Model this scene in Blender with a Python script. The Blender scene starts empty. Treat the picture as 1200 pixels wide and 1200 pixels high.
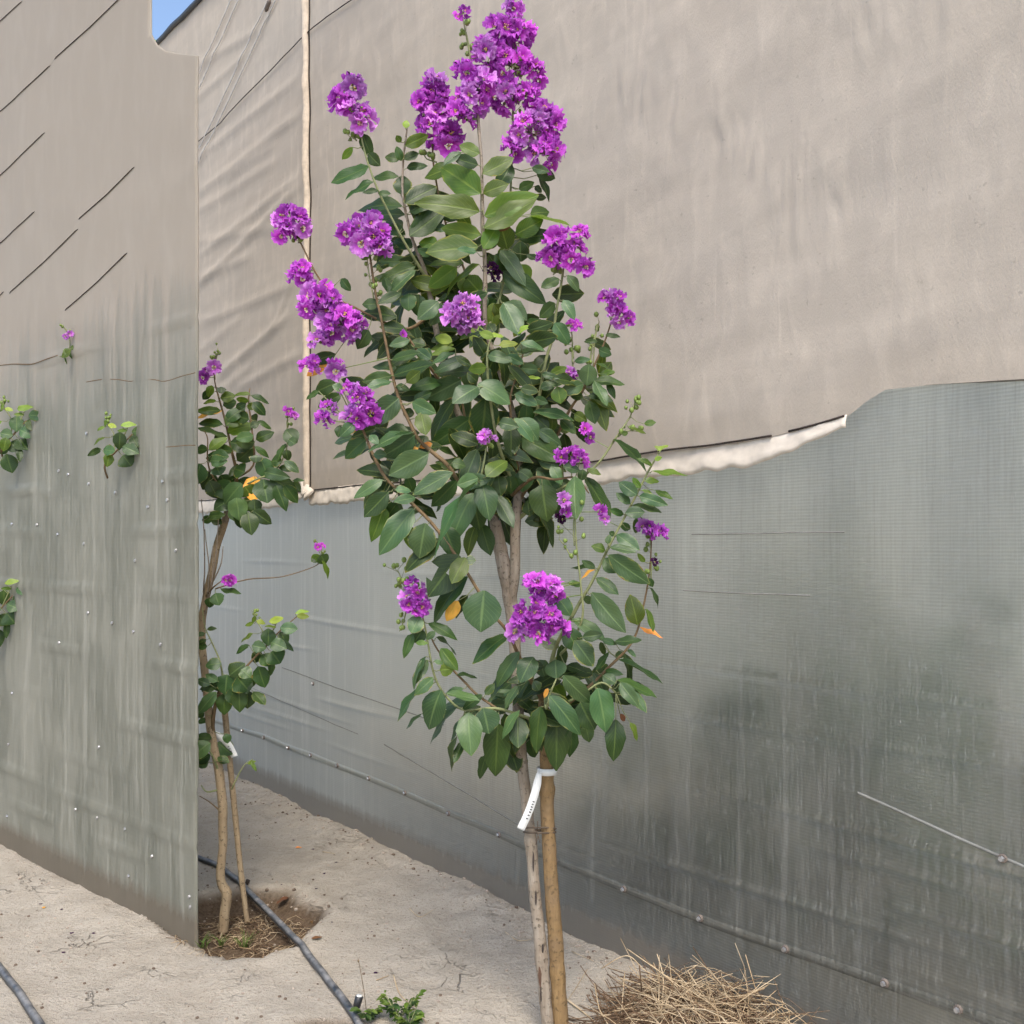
import bpy, bmesh, math, random
from mathutils import Vector, Matrix, noise as mnoise
R = math.radians
random.seed(7)
scene = bpy.context.scene
COL = scene.collection

# ---------------------------------------------------------------- camera
CAM_H, FPX, HOR = 1.4, 1152.0, 640.0       # eye height, focal length and horizon row (1200 px frame)
cam_d = bpy.data.cameras.new('camera'); cam = bpy.data.objects.new('camera', cam_d); COL.objects.link(cam)
cam.location = (0, 0, CAM_H); cam.rotation_euler = (R(90), 0, 0)
cam_d.sensor_width = 36.0; cam_d.lens = 36.0 * FPX / 1200.0
cam_d.shift_y = (HOR - 600.0) / 1200.0
cam_d.clip_start = 0.05; cam_d.clip_end = 2000
scene.camera = cam

# ---------------------------------------------------------------- sky and sun
SUN_EL, SUN_AZ = R(54), R(176)             # azimuth clockwise from +Y
w = bpy.data.worlds.new('World'); scene.world = w; w.use_nodes = True
nt = w.node_tree; nt.nodes.clear()
out = nt.nodes.new('ShaderNodeOutputWorld'); bg = nt.nodes.new('ShaderNodeBackground')
sky = nt.nodes.new('ShaderNodeTexSky'); sky.sky_type = 'NISHITA'; sky.sun_disc = False
sky.sun_elevation = SUN_EL; sky.sun_rotation = SUN_AZ
sky.air_density = 1.0; sky.dust_density = 2.0; sky.ozone_density = 1.0
bg.inputs['Strength'].default_value = 0.13
nt.links.new(sky.outputs[0], bg.inputs[0]); nt.links.new(bg.outputs[0], out.inputs[0])
sd = bpy.data.lights.new('sun', 'SUN'); sd.energy = 1.5; sd.angle = R(26); sd.color = (1.0, 0.93, 0.82)
sun = bpy.data.objects.new('sun', sd); COL.objects.link(sun)
sdir = Vector((math.sin(SUN_AZ) * math.cos(SUN_EL), math.cos(SUN_AZ) * math.cos(SUN_EL), math.sin(SUN_EL)))
sun.rotation_euler = sdir.to_track_quat('Z', 'Y').to_euler(); sun.location = (0, -3, 6)
vs = scene.view_settings; vs.view_transform = 'Standard'; vs.look = 'None'; vs.gamma = 1; vs.use_curve_mapping = False
vs.exposure = 1.15
cy = scene.cycles; cy.use_denoising = True; cy.max_bounces = 6; cy.use_adaptive_sampling = True; cy.adaptive_threshold = 0.03; cy.sample_clamp_indirect = 6
cy.transparent_max_bounces = 12

# ---------------------------------------------------------------- helpers
def px(x, y, d): return Vector(((x - 600) / FPX * d, d, CAM_H + (HOR - y) / FPX * d))
def gnd(x, y):
    d = CAM_H * FPX / (y - HOR); return Vector(((x - 600) / FPX * d, d, 0))
def nz(x, y, z=0.0): return mnoise.noise(Vector((x, y, z)))
def mesh_obj(name, verts, faces, mats, parent=None, smooth=True, fmat=None, uvs=None):
    me = bpy.data.meshes.new(name); me.from_pydata([tuple(v) for v in verts], [], faces)
    if not isinstance(mats, (list, tuple)): mats = [mats]
    for m in mats: me.materials.append(m)
    if fmat: me.polygons.foreach_set('material_index', fmat)
    if smooth: me.polygons.foreach_set('use_smooth', [True] * len(me.polygons))
    if uvs:
        ul = me.uv_layers.new(name='UVMap')
        for l in me.loops: ul.data[l.index].uv = uvs[l.vertex_index]
    me.update()
    o = bpy.data.objects.new(name, me); COL.objects.link(o)
    if parent: o.parent = parent
    return o
def link(name, me, parent, M=None):
    o = bpy.data.objects.new(name, me); COL.objects.link(o); o.parent = parent
    if M is not None:
        l, q, s = M.decompose(); o.location = l; o.rotation_mode = 'QUATERNION'; o.rotation_quaternion = q; o.scale = s
    return o
def empty(name, loc, rz=0.0):
    o = bpy.data.objects.new(name, None); COL.objects.link(o); o.location = loc; o.rotation_euler = (0, 0, rz)
    o.empty_display_size = 0.1; return o
def tag(o, label=None, cat=None, group=None, kind=None):
    if label: o['label'] = label
    if cat: o['category'] = cat
    if group: o['group'] = group
    if kind: o['kind'] = kind
    return o
class MB:
    """collects geometry of one mesh"""
    def __init__(s): s.v = []; s.f = []; s.m = []; s.uv = []
    def add(s, vs_, fs, mi=0, uv=None):
        b = len(s.v); s.v += vs_; s.f += [tuple(i + b for i in f) for f in fs]; s.m += [mi] * len(fs)
        s.uv += uv if uv else [(0.5, 0.5)] * len(vs_)
    def tube(s, pts, rads, n=6, mi=0, cap=True):
        pts = [Vector(p) for p in pts]
        if not isinstance(rads, (list, tuple)): rads = [rads] * len(pts)
        vs_, fs = [], []; ref = None
        for i, p in enumerate(pts):
            t = (pts[min(i + 1, len(pts) - 1)] - pts[max(i - 1, 0)])
            t = t.normalized() if t.length > 1e-9 else Vector((0, 0, 1))
            if ref is None:
                ref = Vector((1, 0, 0)) if abs(t.x) < 0.8 else Vector((0, 1, 0))
            a = (ref - t * ref.dot(t)).normalized(); ref = a; b = t.cross(a)
            for k in range(n):
                an = 2 * math.pi * k / n
                vs_.append(p + (a * math.cos(an) + b * math.sin(an)) * rads[i])
        for i in range(len(pts) - 1):
            for k in range(n):
                fs.append((i * n + k, i * n + (k + 1) % n, (i + 1) * n + (k + 1) % n, (i + 1) * n + k))
        if cap:
            fs.append(tuple(range(n))[::-1]); fs.append(tuple(range((len(pts) - 1) * n, len(pts) * n)))
        s.add(vs_, fs, mi)
    def ball(s, c, r, mi=0, n=6, k=4, sq=1.0):
        c = Vector(c); vs_ = [c + Vector((0, 0, r * sq))]; fs = []
        for i in range(1, k):
            a = math.pi * i / k
            for j in range(n):
                b = 2 * math.pi * j / n
                vs_.append(c + Vector((math.sin(a) * math.cos(b) * r, math.sin(a) * math.sin(b) * r, math.cos(a) * r * sq)))
        vs_.append(c - Vector((0, 0, r * sq)))
        for j in range(n): fs.append((0, 1 + j, 1 + (j + 1) % n))
        for i in range(k - 2):
            for j in range(n):
                fs.append((1 + i * n + j, 1 + (i + 1) * n + j, 1 + (i + 1) * n + (j + 1) % n, 1 + i * n + (j + 1) % n))
        L = len(vs_) - 1; b = 1 + (k - 2) * n
        for j in range(n): fs.append((L, b + (j + 1) % n, b + j))
        s.add(vs_, fs, mi)
    def box(s, c, h, mi=0, M=None):
        c = Vector(c); vs_ = []
        for dx in (-1, 1):
            for dy in (-1, 1):
                for dz in (-1, 1):
                    v = Vector((dx * h[0], dy * h[1], dz * h[2])); vs_.append(c + (M @ v if M else v))
        s.add(vs_, [(0, 1, 3, 2), (4, 6, 7, 5), (0, 4, 5, 1), (2, 3, 7, 6), (0, 2, 6, 4), (1, 5, 7, 3)], mi)
    def build(s, name, mats, parent=None, smooth=True):
        return mesh_obj(name, s.v, s.f, mats, parent, smooth, s.m, s.uv)
def smooth_path(pts, n=6):
    """Catmull-Rom through tuples of any size"""
    out_ = []
    P = [pts[0]] + list(pts) + [pts[-1]]
    for i in range(1, len(P) - 2):
        for k in range(n):
            t = k / n
            out_.append(tuple(0.5 * (2 * b + (c - a) * t + (2 * a - 5 * b + 4 * c - d) * t * t + (3 * b - a - 3 * c + d) * t ** 3)
                              for a, b, c, d in zip(P[i - 1], P[i], P[i + 1], P[i + 2])))
    out_.append(tuple(pts[-1])); return out_
def lerp_list(tab, x):
    if x <= tab[0][0]: return tab[0][1]
    for (a, va), (b, vb) in zip(tab, tab[1:]):
        if x <= b: return va + (vb - va) * (x - a) / (b - a)
    return tab[-1][1]
def smst(a, b, x):
    t = max(0.0, min(1.0, (x - a) / (b - a))); return t * t * (3 - 2 * t)

# ---------------------------------------------------------------- materials
class NT:
    def __init__(s, name):
        s.m = bpy.data.materials.new(name); s.m.use_nodes = True; s.t = s.m.node_tree; s.t.nodes.clear()
        s.out = s.n('ShaderNodeOutputMaterial')
    def n(s, typ, **kw):
        x = s.t.nodes.new(typ)
        for k, v in kw.items():
            if k.startswith('i_'):
                key = k[2:]; key = int(key) if key.isdigit() else key.replace('_', ' ')
                s.set(x.inputs[key], v)
            else: setattr(x, k, v)
        return x
    def set(s, inp, v):
        if isinstance(v, bpy.types.NodeSocket): s.t.links.new(v, inp)
        elif isinstance(v, bpy.types.Node): s.t.links.new(v.outputs[0], inp)
        else:
            if isinstance(v, (tuple, list)) and len(v) == 3 and inp.type == 'RGBA': v = tuple(v) + (1,)
            inp.default_value = v
    def coord(s, which='Object', scale=(1, 1, 1), rot=(0, 0, 0), loc=(0, 0, 0)):
        c = s.n('ShaderNodeTexCoord'); mp = s.n('ShaderNodeMapping')
        s.t.links.new(c.outputs[which], mp.inputs[0])
        mp.inputs['Scale'].default_value = scale; mp.inputs['Rotation'].default_value = rot; mp.inputs['Location'].default_value = loc
        return mp.outputs[0]
    def noise(s, vec, scale, detail=3, rough=0.55, dist=0):
        x = s.n('ShaderNodeTexNoise', i_Scale=scale, i_Detail=detail, i_Roughness=rough, i_Distortion=dist); s.set(x.inputs['Vector'], vec); return x.outputs[0]
    def ramp(s, fac, stops):
        x = s.n('ShaderNodeValToRGB'); s.set(x.inputs[0], fac); e = x.color_ramp.elements
        while len(e) < len(stops): e.new(0.5)
        for el, (p, c) in zip(e, stops):
            el.position = p; el.color = (c, c, c, 1) if not isinstance(c, (tuple, list)) else tuple(c) + (1,)
        return x.outputs[0]
    def math(s, op, a, b=0.0, c=0.0):
        x = s.n('ShaderNodeMath', operation=op); s.set(x.inputs[0], a); s.set(x.inputs[1], b); s.set(x.inputs[2], c); return x.outputs[0]
    def mix(s, fac, a, b, mode='MIX'):
        x = s.n('ShaderNodeMix', data_type='RGBA', blend_type=mode); s.set(x.inputs[0], fac); s.set(x.inputs[6], a); s.set(x.inputs[7], b); return x.outputs[2]
    def bump(s, h, strength=0.3, dist=0.01, nrm=None):
        x = s.n('ShaderNodeBump', i_Strength=strength, i_Distance=dist, i_Height=h)
        if nrm: s.set(x.inputs['Normal'], nrm)
        return x.outputs[0]
    def pbsdf(s, col, rough=0.6, spec=0.3, nrm=None, **kw):
        x = s.n('ShaderNodeBsdfPrincipled'); s.set(x.inputs['Base Color'], col); s.set(x.inputs['Roughness'], rough)
        s.set(x.inputs['Specular IOR Level'], spec)
        if nrm: s.set(x.inputs['Normal'], nrm)
        for k, v in kw.items(): s.set(x.inputs[k.replace('_', ' ')], v)
        return x.outputs[0]
    def mixs(s, fac, a, b):
        x = s.n('ShaderNodeMixShader'); s.set(x.inputs[0], fac); s.set(x.inputs[1], a); s.set(x.inputs[2], b); return x.outputs[0]
    def done(s, sh): s.set(s.out.inputs[0], sh); return s.m

def simple(name, col, rough=0.6, spec=0.3, var=0.25, nscale=30, bump=0.2, bdist=0.003):
    t = NT(name); c = t.coord(); n1 = t.noise(c, nscale, 4)
    k = t.ramp(n1, [(0.25, 1 - var), (0.75, 1 + var)])
    return t.done(t.pbsdf(t.mix(1.0, col, k, 'MULTIPLY'), rough, spec, t.bump(n1, bump, bdist)))

def mat_leaf(name, base, vein, edge, trans, rough=0.42, spec=0.5, edge_amt=0.5):
    t = NT(name)
    uvn = t.n('ShaderNodeUVMap'); sep = t.n('ShaderNodeSeparateXYZ', i_0=uvn.outputs[0])
    u, v = sep.outputs[0], sep.outputs[1]
    av = t.math('ABSOLUTE', t.math('SUBTRACT', v, 0.5))
    oi = t.n('ShaderNodeObjectInfo'); rnd = oi.outputs['Random']
    geo = t.n('ShaderNodeNewGeometry')
    # side veins run forward from the midrib
    ph = t.math('ADD', t.math('MULTIPLY', u, 9.0), t.math('MULTIPLY', av, -7.0))
    tri = t.math('ABSOLUTE', t.math('SUBTRACT', t.math('FRACT', ph), 0.5))
    side = t.math('MULTIPLY', t.ramp(tri, [(0.0, 1.0), (0.14, 0.0)]), 0.35)
    mid = t.ramp(av, [(0.0, 1.0), (0.025, 0.85), (0.05, 0.0)])
    veins = t.math('MAXIMUM', side, mid)
    pos = t.n('ShaderNodeCombineXYZ', i_0=u, i_1=v, i_2=t.math('MULTIPLY', rnd, 57.0)).outputs[0]
    n1 = t.noise(pos, 5.0, 4); n2 = t.noise(pos, 2.0, 2)
    col = t.mix(t.ramp(n2, [(0.3, 0.0), (0.7, 1.0)]), base, tuple(min(1, c * k) for c, k in zip(base, (1.5, 1.3, 1.1))))
    hs = t.n('ShaderNodeHueSaturation', i_Saturation=0.95)
    t.set(hs.inputs['Hue'], t.math('ADD', 0.482, t.math('MULTIPLY', rnd, 0.035)))
    t.set(hs.inputs['Value'], t.math('ADD', 0.7, t.math('MULTIPLY', t.math('FRACT', t.math('MULTIPLY', rnd, 7.31)), 0.7)))
    t.set(hs.inputs['Color'], col)
    col = t.mix(t.math('MULTIPLY', veins, 0.5), hs.outputs[0], vein)
    # yellowed margin and tip, brown spots at the very rim
    rim = t.math('MAXIMUM', t.math('MULTIPLY', av, 2.0), t.ramp(u, [(0.62, 0.0), (1.0, 1.0)]))
    rim = t.math('ADD', rim, t.math('MULTIPLY', t.math('SUBTRACT', n1, 0.5), 0.75))
    rim = t.math('SUBTRACT', rim, t.math('MULTIPLY', t.math('FRACT', t.math('MULTIPLY', rnd, 13.7)), 0.22))
    amt = t.math('MULTIPLY', t.ramp(rim, [(0.86, 0.0), (1.0, 1.0)]), edge_amt)
    col = t.mix(amt, col, edge)
    col = t.mix(t.math('MULTIPLY', t.ramp(rim, [(0.97, 0.0), (1.0, 1.0)]), t.ramp(n1, [(0.58, 0.0), (0.64, 0.8)])), col, (0.16, 0.06, 0.02))
    back = t.mix(0.35, col, (0.12, 0.17, 0.08))
    col = t.mix(geo.outputs['Backfacing'], col, back)
    h = t.math('ADD', t.math('MULTIPLY', veins, -0.6), t.math('MULTIPLY', n1, 0.5))
    nr = t.bump(h, 0.5, 0.0015)
    pb = t.pbsdf(col, t.math('ADD', rough - 0.08, t.math('MULTIPLY', n1, 0.22)), spec, nr)
    tr = t.n('ShaderNodeBsdfTranslucent'); t.set(tr.inputs[0], t.mix(1.0, col, (1.7, 1.9, 0.7), 'MULTIPLY'))
    return t.done(t.mixs(trans, pb, tr.outputs[0]))
ML = {
 'g': mat_leaf('leaf_green', (0.022, 0.054, 0.010), (0.12, 0.18, 0.04), (0.34, 0.34, 0.05), 0.14, 0.38, 0.32),
 'b': mat_leaf('leaf_sky_sheen', (0.034, 0.080, 0.024), (0.16, 0.24, 0.08), (0.42, 0.40, 0.10), 0.12, 0.36, 0.42),  # greyer base colour holds the sky's reflection on upturned leaves
 'y': mat_leaf('leaf_sunny', (0.066, 0.125, 0.010), (0.24, 0.32, 0.06), (0.45, 0.40, 0.04), 0.40, 0.40),
 'p': mat_leaf('leaf_young', (0.20, 0.30, 0.035), (0.34, 0.42, 0.10), (0.45, 0.42, 0.06), 0.40, 0.45),
 'o': mat_leaf('leaf_orange', (0.62, 0.27, 0.025), (0.70, 0.42, 0.08), (0.40, 0.13, 0.02), 0.30, 0.5),
 'w': mat_leaf('leaf_withered', (0.13, 0.065, 0.03), (0.2, 0.12, 0.06), (0.10, 0.05, 0.02), 0.15, 0.7, 0.1)}
ML['d'] = ML['g']

def mat_petal(name, c1, c2):
    t = NT(name); uvn = t.n('ShaderNodeUVMap'); sep = t.n('ShaderNodeSeparateXYZ', i_0=uvn.outputs[0])
    oi = t.n('ShaderNodeObjectInfo'); n1 = t.noise(t.coord(scale=(1, 1, 1)), 120, 3)
    f = t.math('ADD', t.math('MULTIPLY', sep.outputs[0], 0.6), t.math('MULTIPLY', n1, 0.5))
    col = t.mix(t.ramp(f, [(0.3, 0.0), (0.95, 1.0)]), c1, c2)
    hs = t.n('ShaderNodeHueSaturation', i_Saturation=1.0, i_Color=col)
    t.set(hs.inputs['Value'], t.math('ADD', 0.75, t.math('MULTIPLY', oi.outputs['Random'], 0.5)))
    t.set(hs.inputs['Hue'], t.math('ADD', 0.492, t.math('MULTIPLY', oi.outputs['Random'], 0.02)))
    pb = t.pbsdf(hs.outputs[0], 0.65, 0.15, t.bump(n1, 0.4, 0.002))
    tr = t.n('ShaderNodeBsdfTranslucent'); t.set(tr.inputs[0], hs.outputs[0])
    return t.done(t.mixs(0.4, pb, tr.outputs[0]))
M_PET = mat_petal('petal_purple', (0.46, 0.035, 0.48), (0.70, 0.18, 0.80))
M_PET2 = mat_petal('petal_pale', (0.56, 0.11, 0.62), (0.80, 0.40, 0.88))
M_PET3 = mat_petal('petal_withered', (0.03, 0.006, 0.035), (0.07, 0.012, 0.08))
M_STAM = simple('stamen_yellow', (0.75, 0.50, 0.12), 0.6)
M_BUD = simple('bud_green', (0.17, 0.24, 0.05), 0.45, 0.4, 0.3, 150)
M_TWIG = simple('twig_bark', (0.17, 0.115, 0.06), 0.7, 0.2, 0.35, 60, 0.3)
M_TWIGG = simple('twig_green', (0.22, 0.24, 0.11), 0.6, 0.2, 0.3, 60, 0.3)

def mat_bark(name, c1, c2, c3):
    t = NT(name); c = t.coord(scale=(60, 60, 9)); c2_ = t.coord()
    n1 = t.noise(c, 1.5, 5, 0.65, 0.4); n2 = t.noise(c2_, 9, 4); n3 = t.noise(c2_, 90, 3)
    col = t.mix(t.ramp(n1, [(0.3, 0.0), (0.7, 1.0)]), c1, c2)
    col = t.mix(t.ramp(n2, [(0.45, 0.0), (0.7, 0.75)]), col, c3)
    col = t.mix(t.math('MULTIPLY', t.ramp(n3, [(0.57, 0.0), (0.66, 1.0)]), 0.6), col, (0.05, 0.035, 0.02))
    h = t.math('ADD', n1, t.math('MULTIPLY', n3, 0.4))
    return t.done(t.pbsdf(col, 0.72, 0.25, t.bump(h, 0.9, 0.006)))
M_BARKB = mat_bark('bark_brown', (0.20, 0.125, 0.055), (0.30, 0.195, 0.09), (0.17, 0.12, 0.075))
M_BARKG = mat_bark('bark_grey', (0.24, 0.19, 0.14), (0.36, 0.31, 0.25), (0.20, 0.15, 0.10))
M_CANE = mat_bark('cane_stake', (0.30, 0.22, 0.13), (0.40, 0.31, 0.20), (0.24, 0.17, 0.10))

def mat_tarp(name, base, seamdark=0.0):
    t = NT(name); c = t.coord(); n_big = t.noise(c, 1.1, 3); n_mid = t.noise(t.coord(scale=(1, 1, 0.35)), 14, 5, 0.6, 0.6)
    rot = t.coord(scale=(1.2, 1, 7), rot=(0, R(-22), 0)); band = t.noise(rot, 1.6, 3)
    col = t.mix(t.ramp(n_big, [(0.3, 0.0), (0.7, 1.0)]), base, (base[0] * 0.93, base[1] * 0.94, base[2] * 0.96))
    col = t.mix(t.math('MULTIPLY', t.ramp(n_mid, [(0.48, 0.0), (0.70, 1.0)]), 0.45), col, tuple(min(1, x * 1.25) for x in base))
    col = t.mix(t.math('MULTIPLY', t.ramp(band, [(0.42, 1.0), (0.62, 0.0)]), 0.16), col, tuple(x * 0.62 for x in base))
    run = t.noise(t.coord(scale=(22, 1, 1.1)), 1.0, 4, 0.6)
    col = t.mix(t.math('MULTIPLY', t.ramp(run, [(0.62, 0.0), (0.72, 1.0)]), 0.30), col, tuple(min(1, x * 1.35) for x in base))
    sp = t.noise(c, 46, 2); col = t.mix(t.math('MULTIPLY', t.ramp(sp, [(0.70, 0.0), (0.76, 1.0)]), 0.35), col, tuple(x * 0.5 for x in base))
    wv = t.noise(t.coord(scale=(1, 1, 0.45)), 260, 2); h = t.math('ADD', t.math('MULTIPLY', wv, 0.35), t.math('MULTIPLY', n_mid, 1.0))
    pb = t.pbsdf(col, 0.8, 0.15, t.bump(h, 0.42, 0.006)); tl = t.n('ShaderNodeBsdfTranslucent'); t.set(tl.inputs[0], col)
    return t.done(t.mixs(0.22, pb, tl.outputs[0]))
M_TARP = mat_tarp('tarp_beige', (0.535, 0.460, 0.375))
M_HEM = simple('hem_cream', (0.72, 0.64, 0.54), 0.75, 0.2, 0.12, 25, 0.3, 0.004)
M_SEAM = simple('seam_cream', (0.62, 0.52, 0.41), 0.75, 0.2, 0.2, 30, 0.4, 0.006)
M_DARK = simple('cord_gap_dark', (0.045, 0.035, 0.03), 0.8, 0.2)
M_CORD = simple('cord_pale', (0.62, 0.60, 0.58), 0.5, 0.3)

def mat_plastic(name, dirt, lo, hi, seefac, wash=None, far=None, patch=0.28, ribs=35.0, rib_amt=0.16, scr_amt=0.5, gcol=(0.84, 0.86, 0.82)):
    """dusty twin-wall sheet: rough see-through film under grime with drip runs and scratches"""
    t = NT(name); c = t.coord(); sep = t.n('ShaderNodeSeparateXYZ', i_0=c); z = sep.outputs[2]
    big = t.noise(t.coord(scale=(1, 1, 0.6)), 1.9, 5, 0.62)
    run = t.noise(t.coord(scale=(26, 1, 0.75)), 1.0, 4, 0.62); run2 = t.noise(t.coord(scale=(80, 1, 2.2), loc=(3, 0, 1)), 1.0, 3, 0.6)
    scr = t.noise(t.coord(scale=(330, 1, 26)), 1.0, 2, 0.5)
    wav = t.n('ShaderNodeTexWave', wave_type='BANDS', bands_direction='Z', i_Scale=ribs, i_Distortion=0.0); t.set(wav.inputs['Vector'], c)
    rib = wav.outputs['Fac']
    col = t.mix(t.ramp(big, [(0.3, 0.0), (0.7, 1.0)]), dirt[0], dirt[1])
    runs = t.math('MAXIMUM', t.ramp(run, [(0.52, 0.0), (0.72, 1.0)]), t.math('MULTIPLY', t.ramp(run2, [(0.58, 0.0), (0.70, 1.0)]), 0.7))
    col = t.mix(t.math('MULTIPLY', runs, 0.55), col, dirt[2])
    pt = t.noise(t.coord(scale=(5.5, 1, 1.9), loc=(2, 0, 6)), 1.0, 1, 0.4); ptd = t.ramp(pt, [(0.44, 1.0), (0.52, 0.0)])
    col = t.mix(t.math('MULTIPLY', ptd, patch), col, dirt[3])
    hair = t.noise(t.coord(scale=(150, 1, 5.5), loc=(1, 0, 4)), 1.0, 3, 0.6); hairm = t.ramp(hair, [(0.46, 0.0), (0.66, 1.0)])
    col = t.mix(t.math('MULTIPLY', hairm, 0.42), col, dirt[2])
    drk = t.ramp(t.noise(t.coord(scale=(17, 1, 0.9), loc=(7, 0, 2)), 1.0, 4, 0.6), [(0.54, 0.0), (0.72, 1.0)])
    col = t.mix(t.math('MULTIPLY', drk, 0.35), col, dirt[3])
    scm = t.ramp(scr, [(0.60, 0.0), (0.68, 1.0)])
    col = t.mix(t.math('MULTIPLY', scm, scr_amt), col, (0.62, 0.62, 0.58))
    low = t.math('ADD', z, t.math('MULTIPLY', t.math('SUBTRACT', run, 0.5), 0.10))
    splash = t.ramp(low, [(0.085, 1.0), (0.135, 0.0)])                     # mud splashed up from the soil
    fac = t.math('ADD', t.ramp(big, [(0.3, lo), (0.7, hi)]), t.math('MULTIPLY', runs, 0.22))
    fac = t.math('ADD', t.math('SUBTRACT', fac, t.math('MULTIPLY', drk, 0.12)), t.math('MULTIPLY', hairm, 0.16))
    fac = t.math('ADD', fac, t.math('MULTIPLY', t.math('SUBTRACT', rib, 0.5), rib_amt))
    fac = t.math('MAXIMUM', t.math('MAXIMUM', fac, t.math('MULTIPLY', scm, 0.8)), t.math('MULTIPLY', splash, 0.92))
    if far:                                                             # paler towards the far end: backlight put into the sheet colour
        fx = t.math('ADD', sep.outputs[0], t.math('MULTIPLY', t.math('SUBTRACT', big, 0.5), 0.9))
        fm = t.ramp(t.math('MULTIPLY', fx, -0.25), [(far[0], 0.0), (far[1], 1.0)]); dust_backlight = t.mix(runs, (0.54, 0.555, 0.51), (0.74, 0.74, 0.69))
        col = t.mix(t.math('MULTIPLY', fm, t.math('SUBTRACT', 0.75, t.math('MULTIPLY', splash, 0.6))), col, dust_backlight); fac = t.math('MAXIMUM', fac, t.math('MULTIPLY', fm, 0.86))
    col = t.mix(t.math('MULTIPLY', splash, 0.85), col, (0.245, 0.20, 0.15))
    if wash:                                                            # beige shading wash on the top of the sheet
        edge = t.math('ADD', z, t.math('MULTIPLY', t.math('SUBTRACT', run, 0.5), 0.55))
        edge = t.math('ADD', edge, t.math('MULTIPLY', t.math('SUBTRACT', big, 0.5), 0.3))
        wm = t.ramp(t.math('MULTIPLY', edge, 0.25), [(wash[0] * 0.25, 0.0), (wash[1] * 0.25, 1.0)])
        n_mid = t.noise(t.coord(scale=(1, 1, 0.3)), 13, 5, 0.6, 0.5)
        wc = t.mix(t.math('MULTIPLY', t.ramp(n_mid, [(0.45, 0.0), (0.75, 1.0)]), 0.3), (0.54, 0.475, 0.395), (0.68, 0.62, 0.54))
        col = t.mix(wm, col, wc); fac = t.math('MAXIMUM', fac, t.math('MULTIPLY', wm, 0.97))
    fac = t.math('MINIMUM', t.math('MAXIMUM', fac, 0.0), 1.0)
    h = t.math('ADD', t.math('MULTIPLY', rib, rib_amt * 2), t.math('MULTIPLY', run, 0.6)); nr = t.bump(h, 0.25, 0.003)
    pb = t.pbsdf(col, 0.5, 0.3, nr)
    tl = t.n('ShaderNodeBsdfTranslucent'); t.set(tl.inputs[0], t.mix(0.4, col, (0.7, 0.7, 0.66))); pb = t.mixs(0.5, pb, tl.outputs[0])
    rf = t.n('ShaderNodeBsdfRefraction', i_Roughness=0.62, i_IOR=1.18); t.set(rf.inputs['Color'], gcol); t.set(rf.inputs['Normal'], nr)
    gl = t.n('ShaderNodeBsdfGlossy', i_Roughness=0.3); t.set(gl.inputs['Color'], (0.8, 0.8, 0.8)); t.set(gl.inputs['Normal'], nr)
    fr = t.n('ShaderNodeFresnel', i_IOR=1.45)
    film = t.mixs(fr.outputs[0], rf.outputs[0], gl.outputs[0])
    return t.done(t.mixs(fac, film, pb))
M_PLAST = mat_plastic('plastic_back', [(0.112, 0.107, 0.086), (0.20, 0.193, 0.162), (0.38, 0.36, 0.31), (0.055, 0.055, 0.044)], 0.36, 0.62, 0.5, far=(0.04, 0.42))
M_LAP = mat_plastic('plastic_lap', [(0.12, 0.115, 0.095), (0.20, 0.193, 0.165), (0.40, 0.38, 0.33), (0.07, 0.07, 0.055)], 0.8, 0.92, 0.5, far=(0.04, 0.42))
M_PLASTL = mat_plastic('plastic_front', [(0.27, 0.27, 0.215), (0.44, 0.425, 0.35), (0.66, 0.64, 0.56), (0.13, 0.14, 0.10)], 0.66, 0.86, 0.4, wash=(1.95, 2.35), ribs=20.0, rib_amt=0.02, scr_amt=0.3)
M_LAP2 = simple('sheet_lap_pale', (0.25, 0.245, 0.22), 0.45, 0.4, 0.3, 20)
M_BOLT = NT('bolt_steel'); M_BOLT = M_BOLT.done(M_BOLT.pbsdf((0.55, 0.55, 0.56), 0.35, 0.5, None, Metallic=0.85))
M_RUST = simple('washer_grey', (0.16, 0.13, 0.11), 0.6, 0.4)
# ---------------------------------------------------------------- wall frames (local x runs right along the wall, -y faces the camera)
class Wall:
    def __init__(s, p0, p1):
        s.o = Vector((p0.x, p0.y, 0)); d = Vector((p1.x - p0.x, p1.y - p0.y, 0)).normalized()
        s.ex = d; s.ey = Vector((-d.y, d.x, 0)); s.rz = math.atan2(d.y, d.x)
    def at(s, x, y):
        """wall point (along, height) seen at a photo pixel"""
        k = (x - 600) / FPX
        # o + t*ex = lambda*(k,1)
        t = (k * s.o.y - s.o.x) / (s.ex.x - k * s.ex.y)
        d = s.o.y + t * s.ex.y
        return t, CAM_H + (HOR - y) / FPX * d
    def dist(s, x, y): return -((x - s.o.x) * s.ey.x + (y - s.o.y) * s.ey.y)
    def along(s, x, y): return (x - s.o.x) * s.ex.x + (y - s.o.y) * s.ex.y
    def world(s, t, yy, z): return s.o + s.ex * t + s.ey * yy + Vector((0, 0, z))
BW = Wall(gnd(680, 1100.6), gnd(860, 1185.2))
LW = Wall(gnd(233, 1112), gnd(233, 1112) + (gnd(233, 1112) - gnd(0, 990)))

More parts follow.
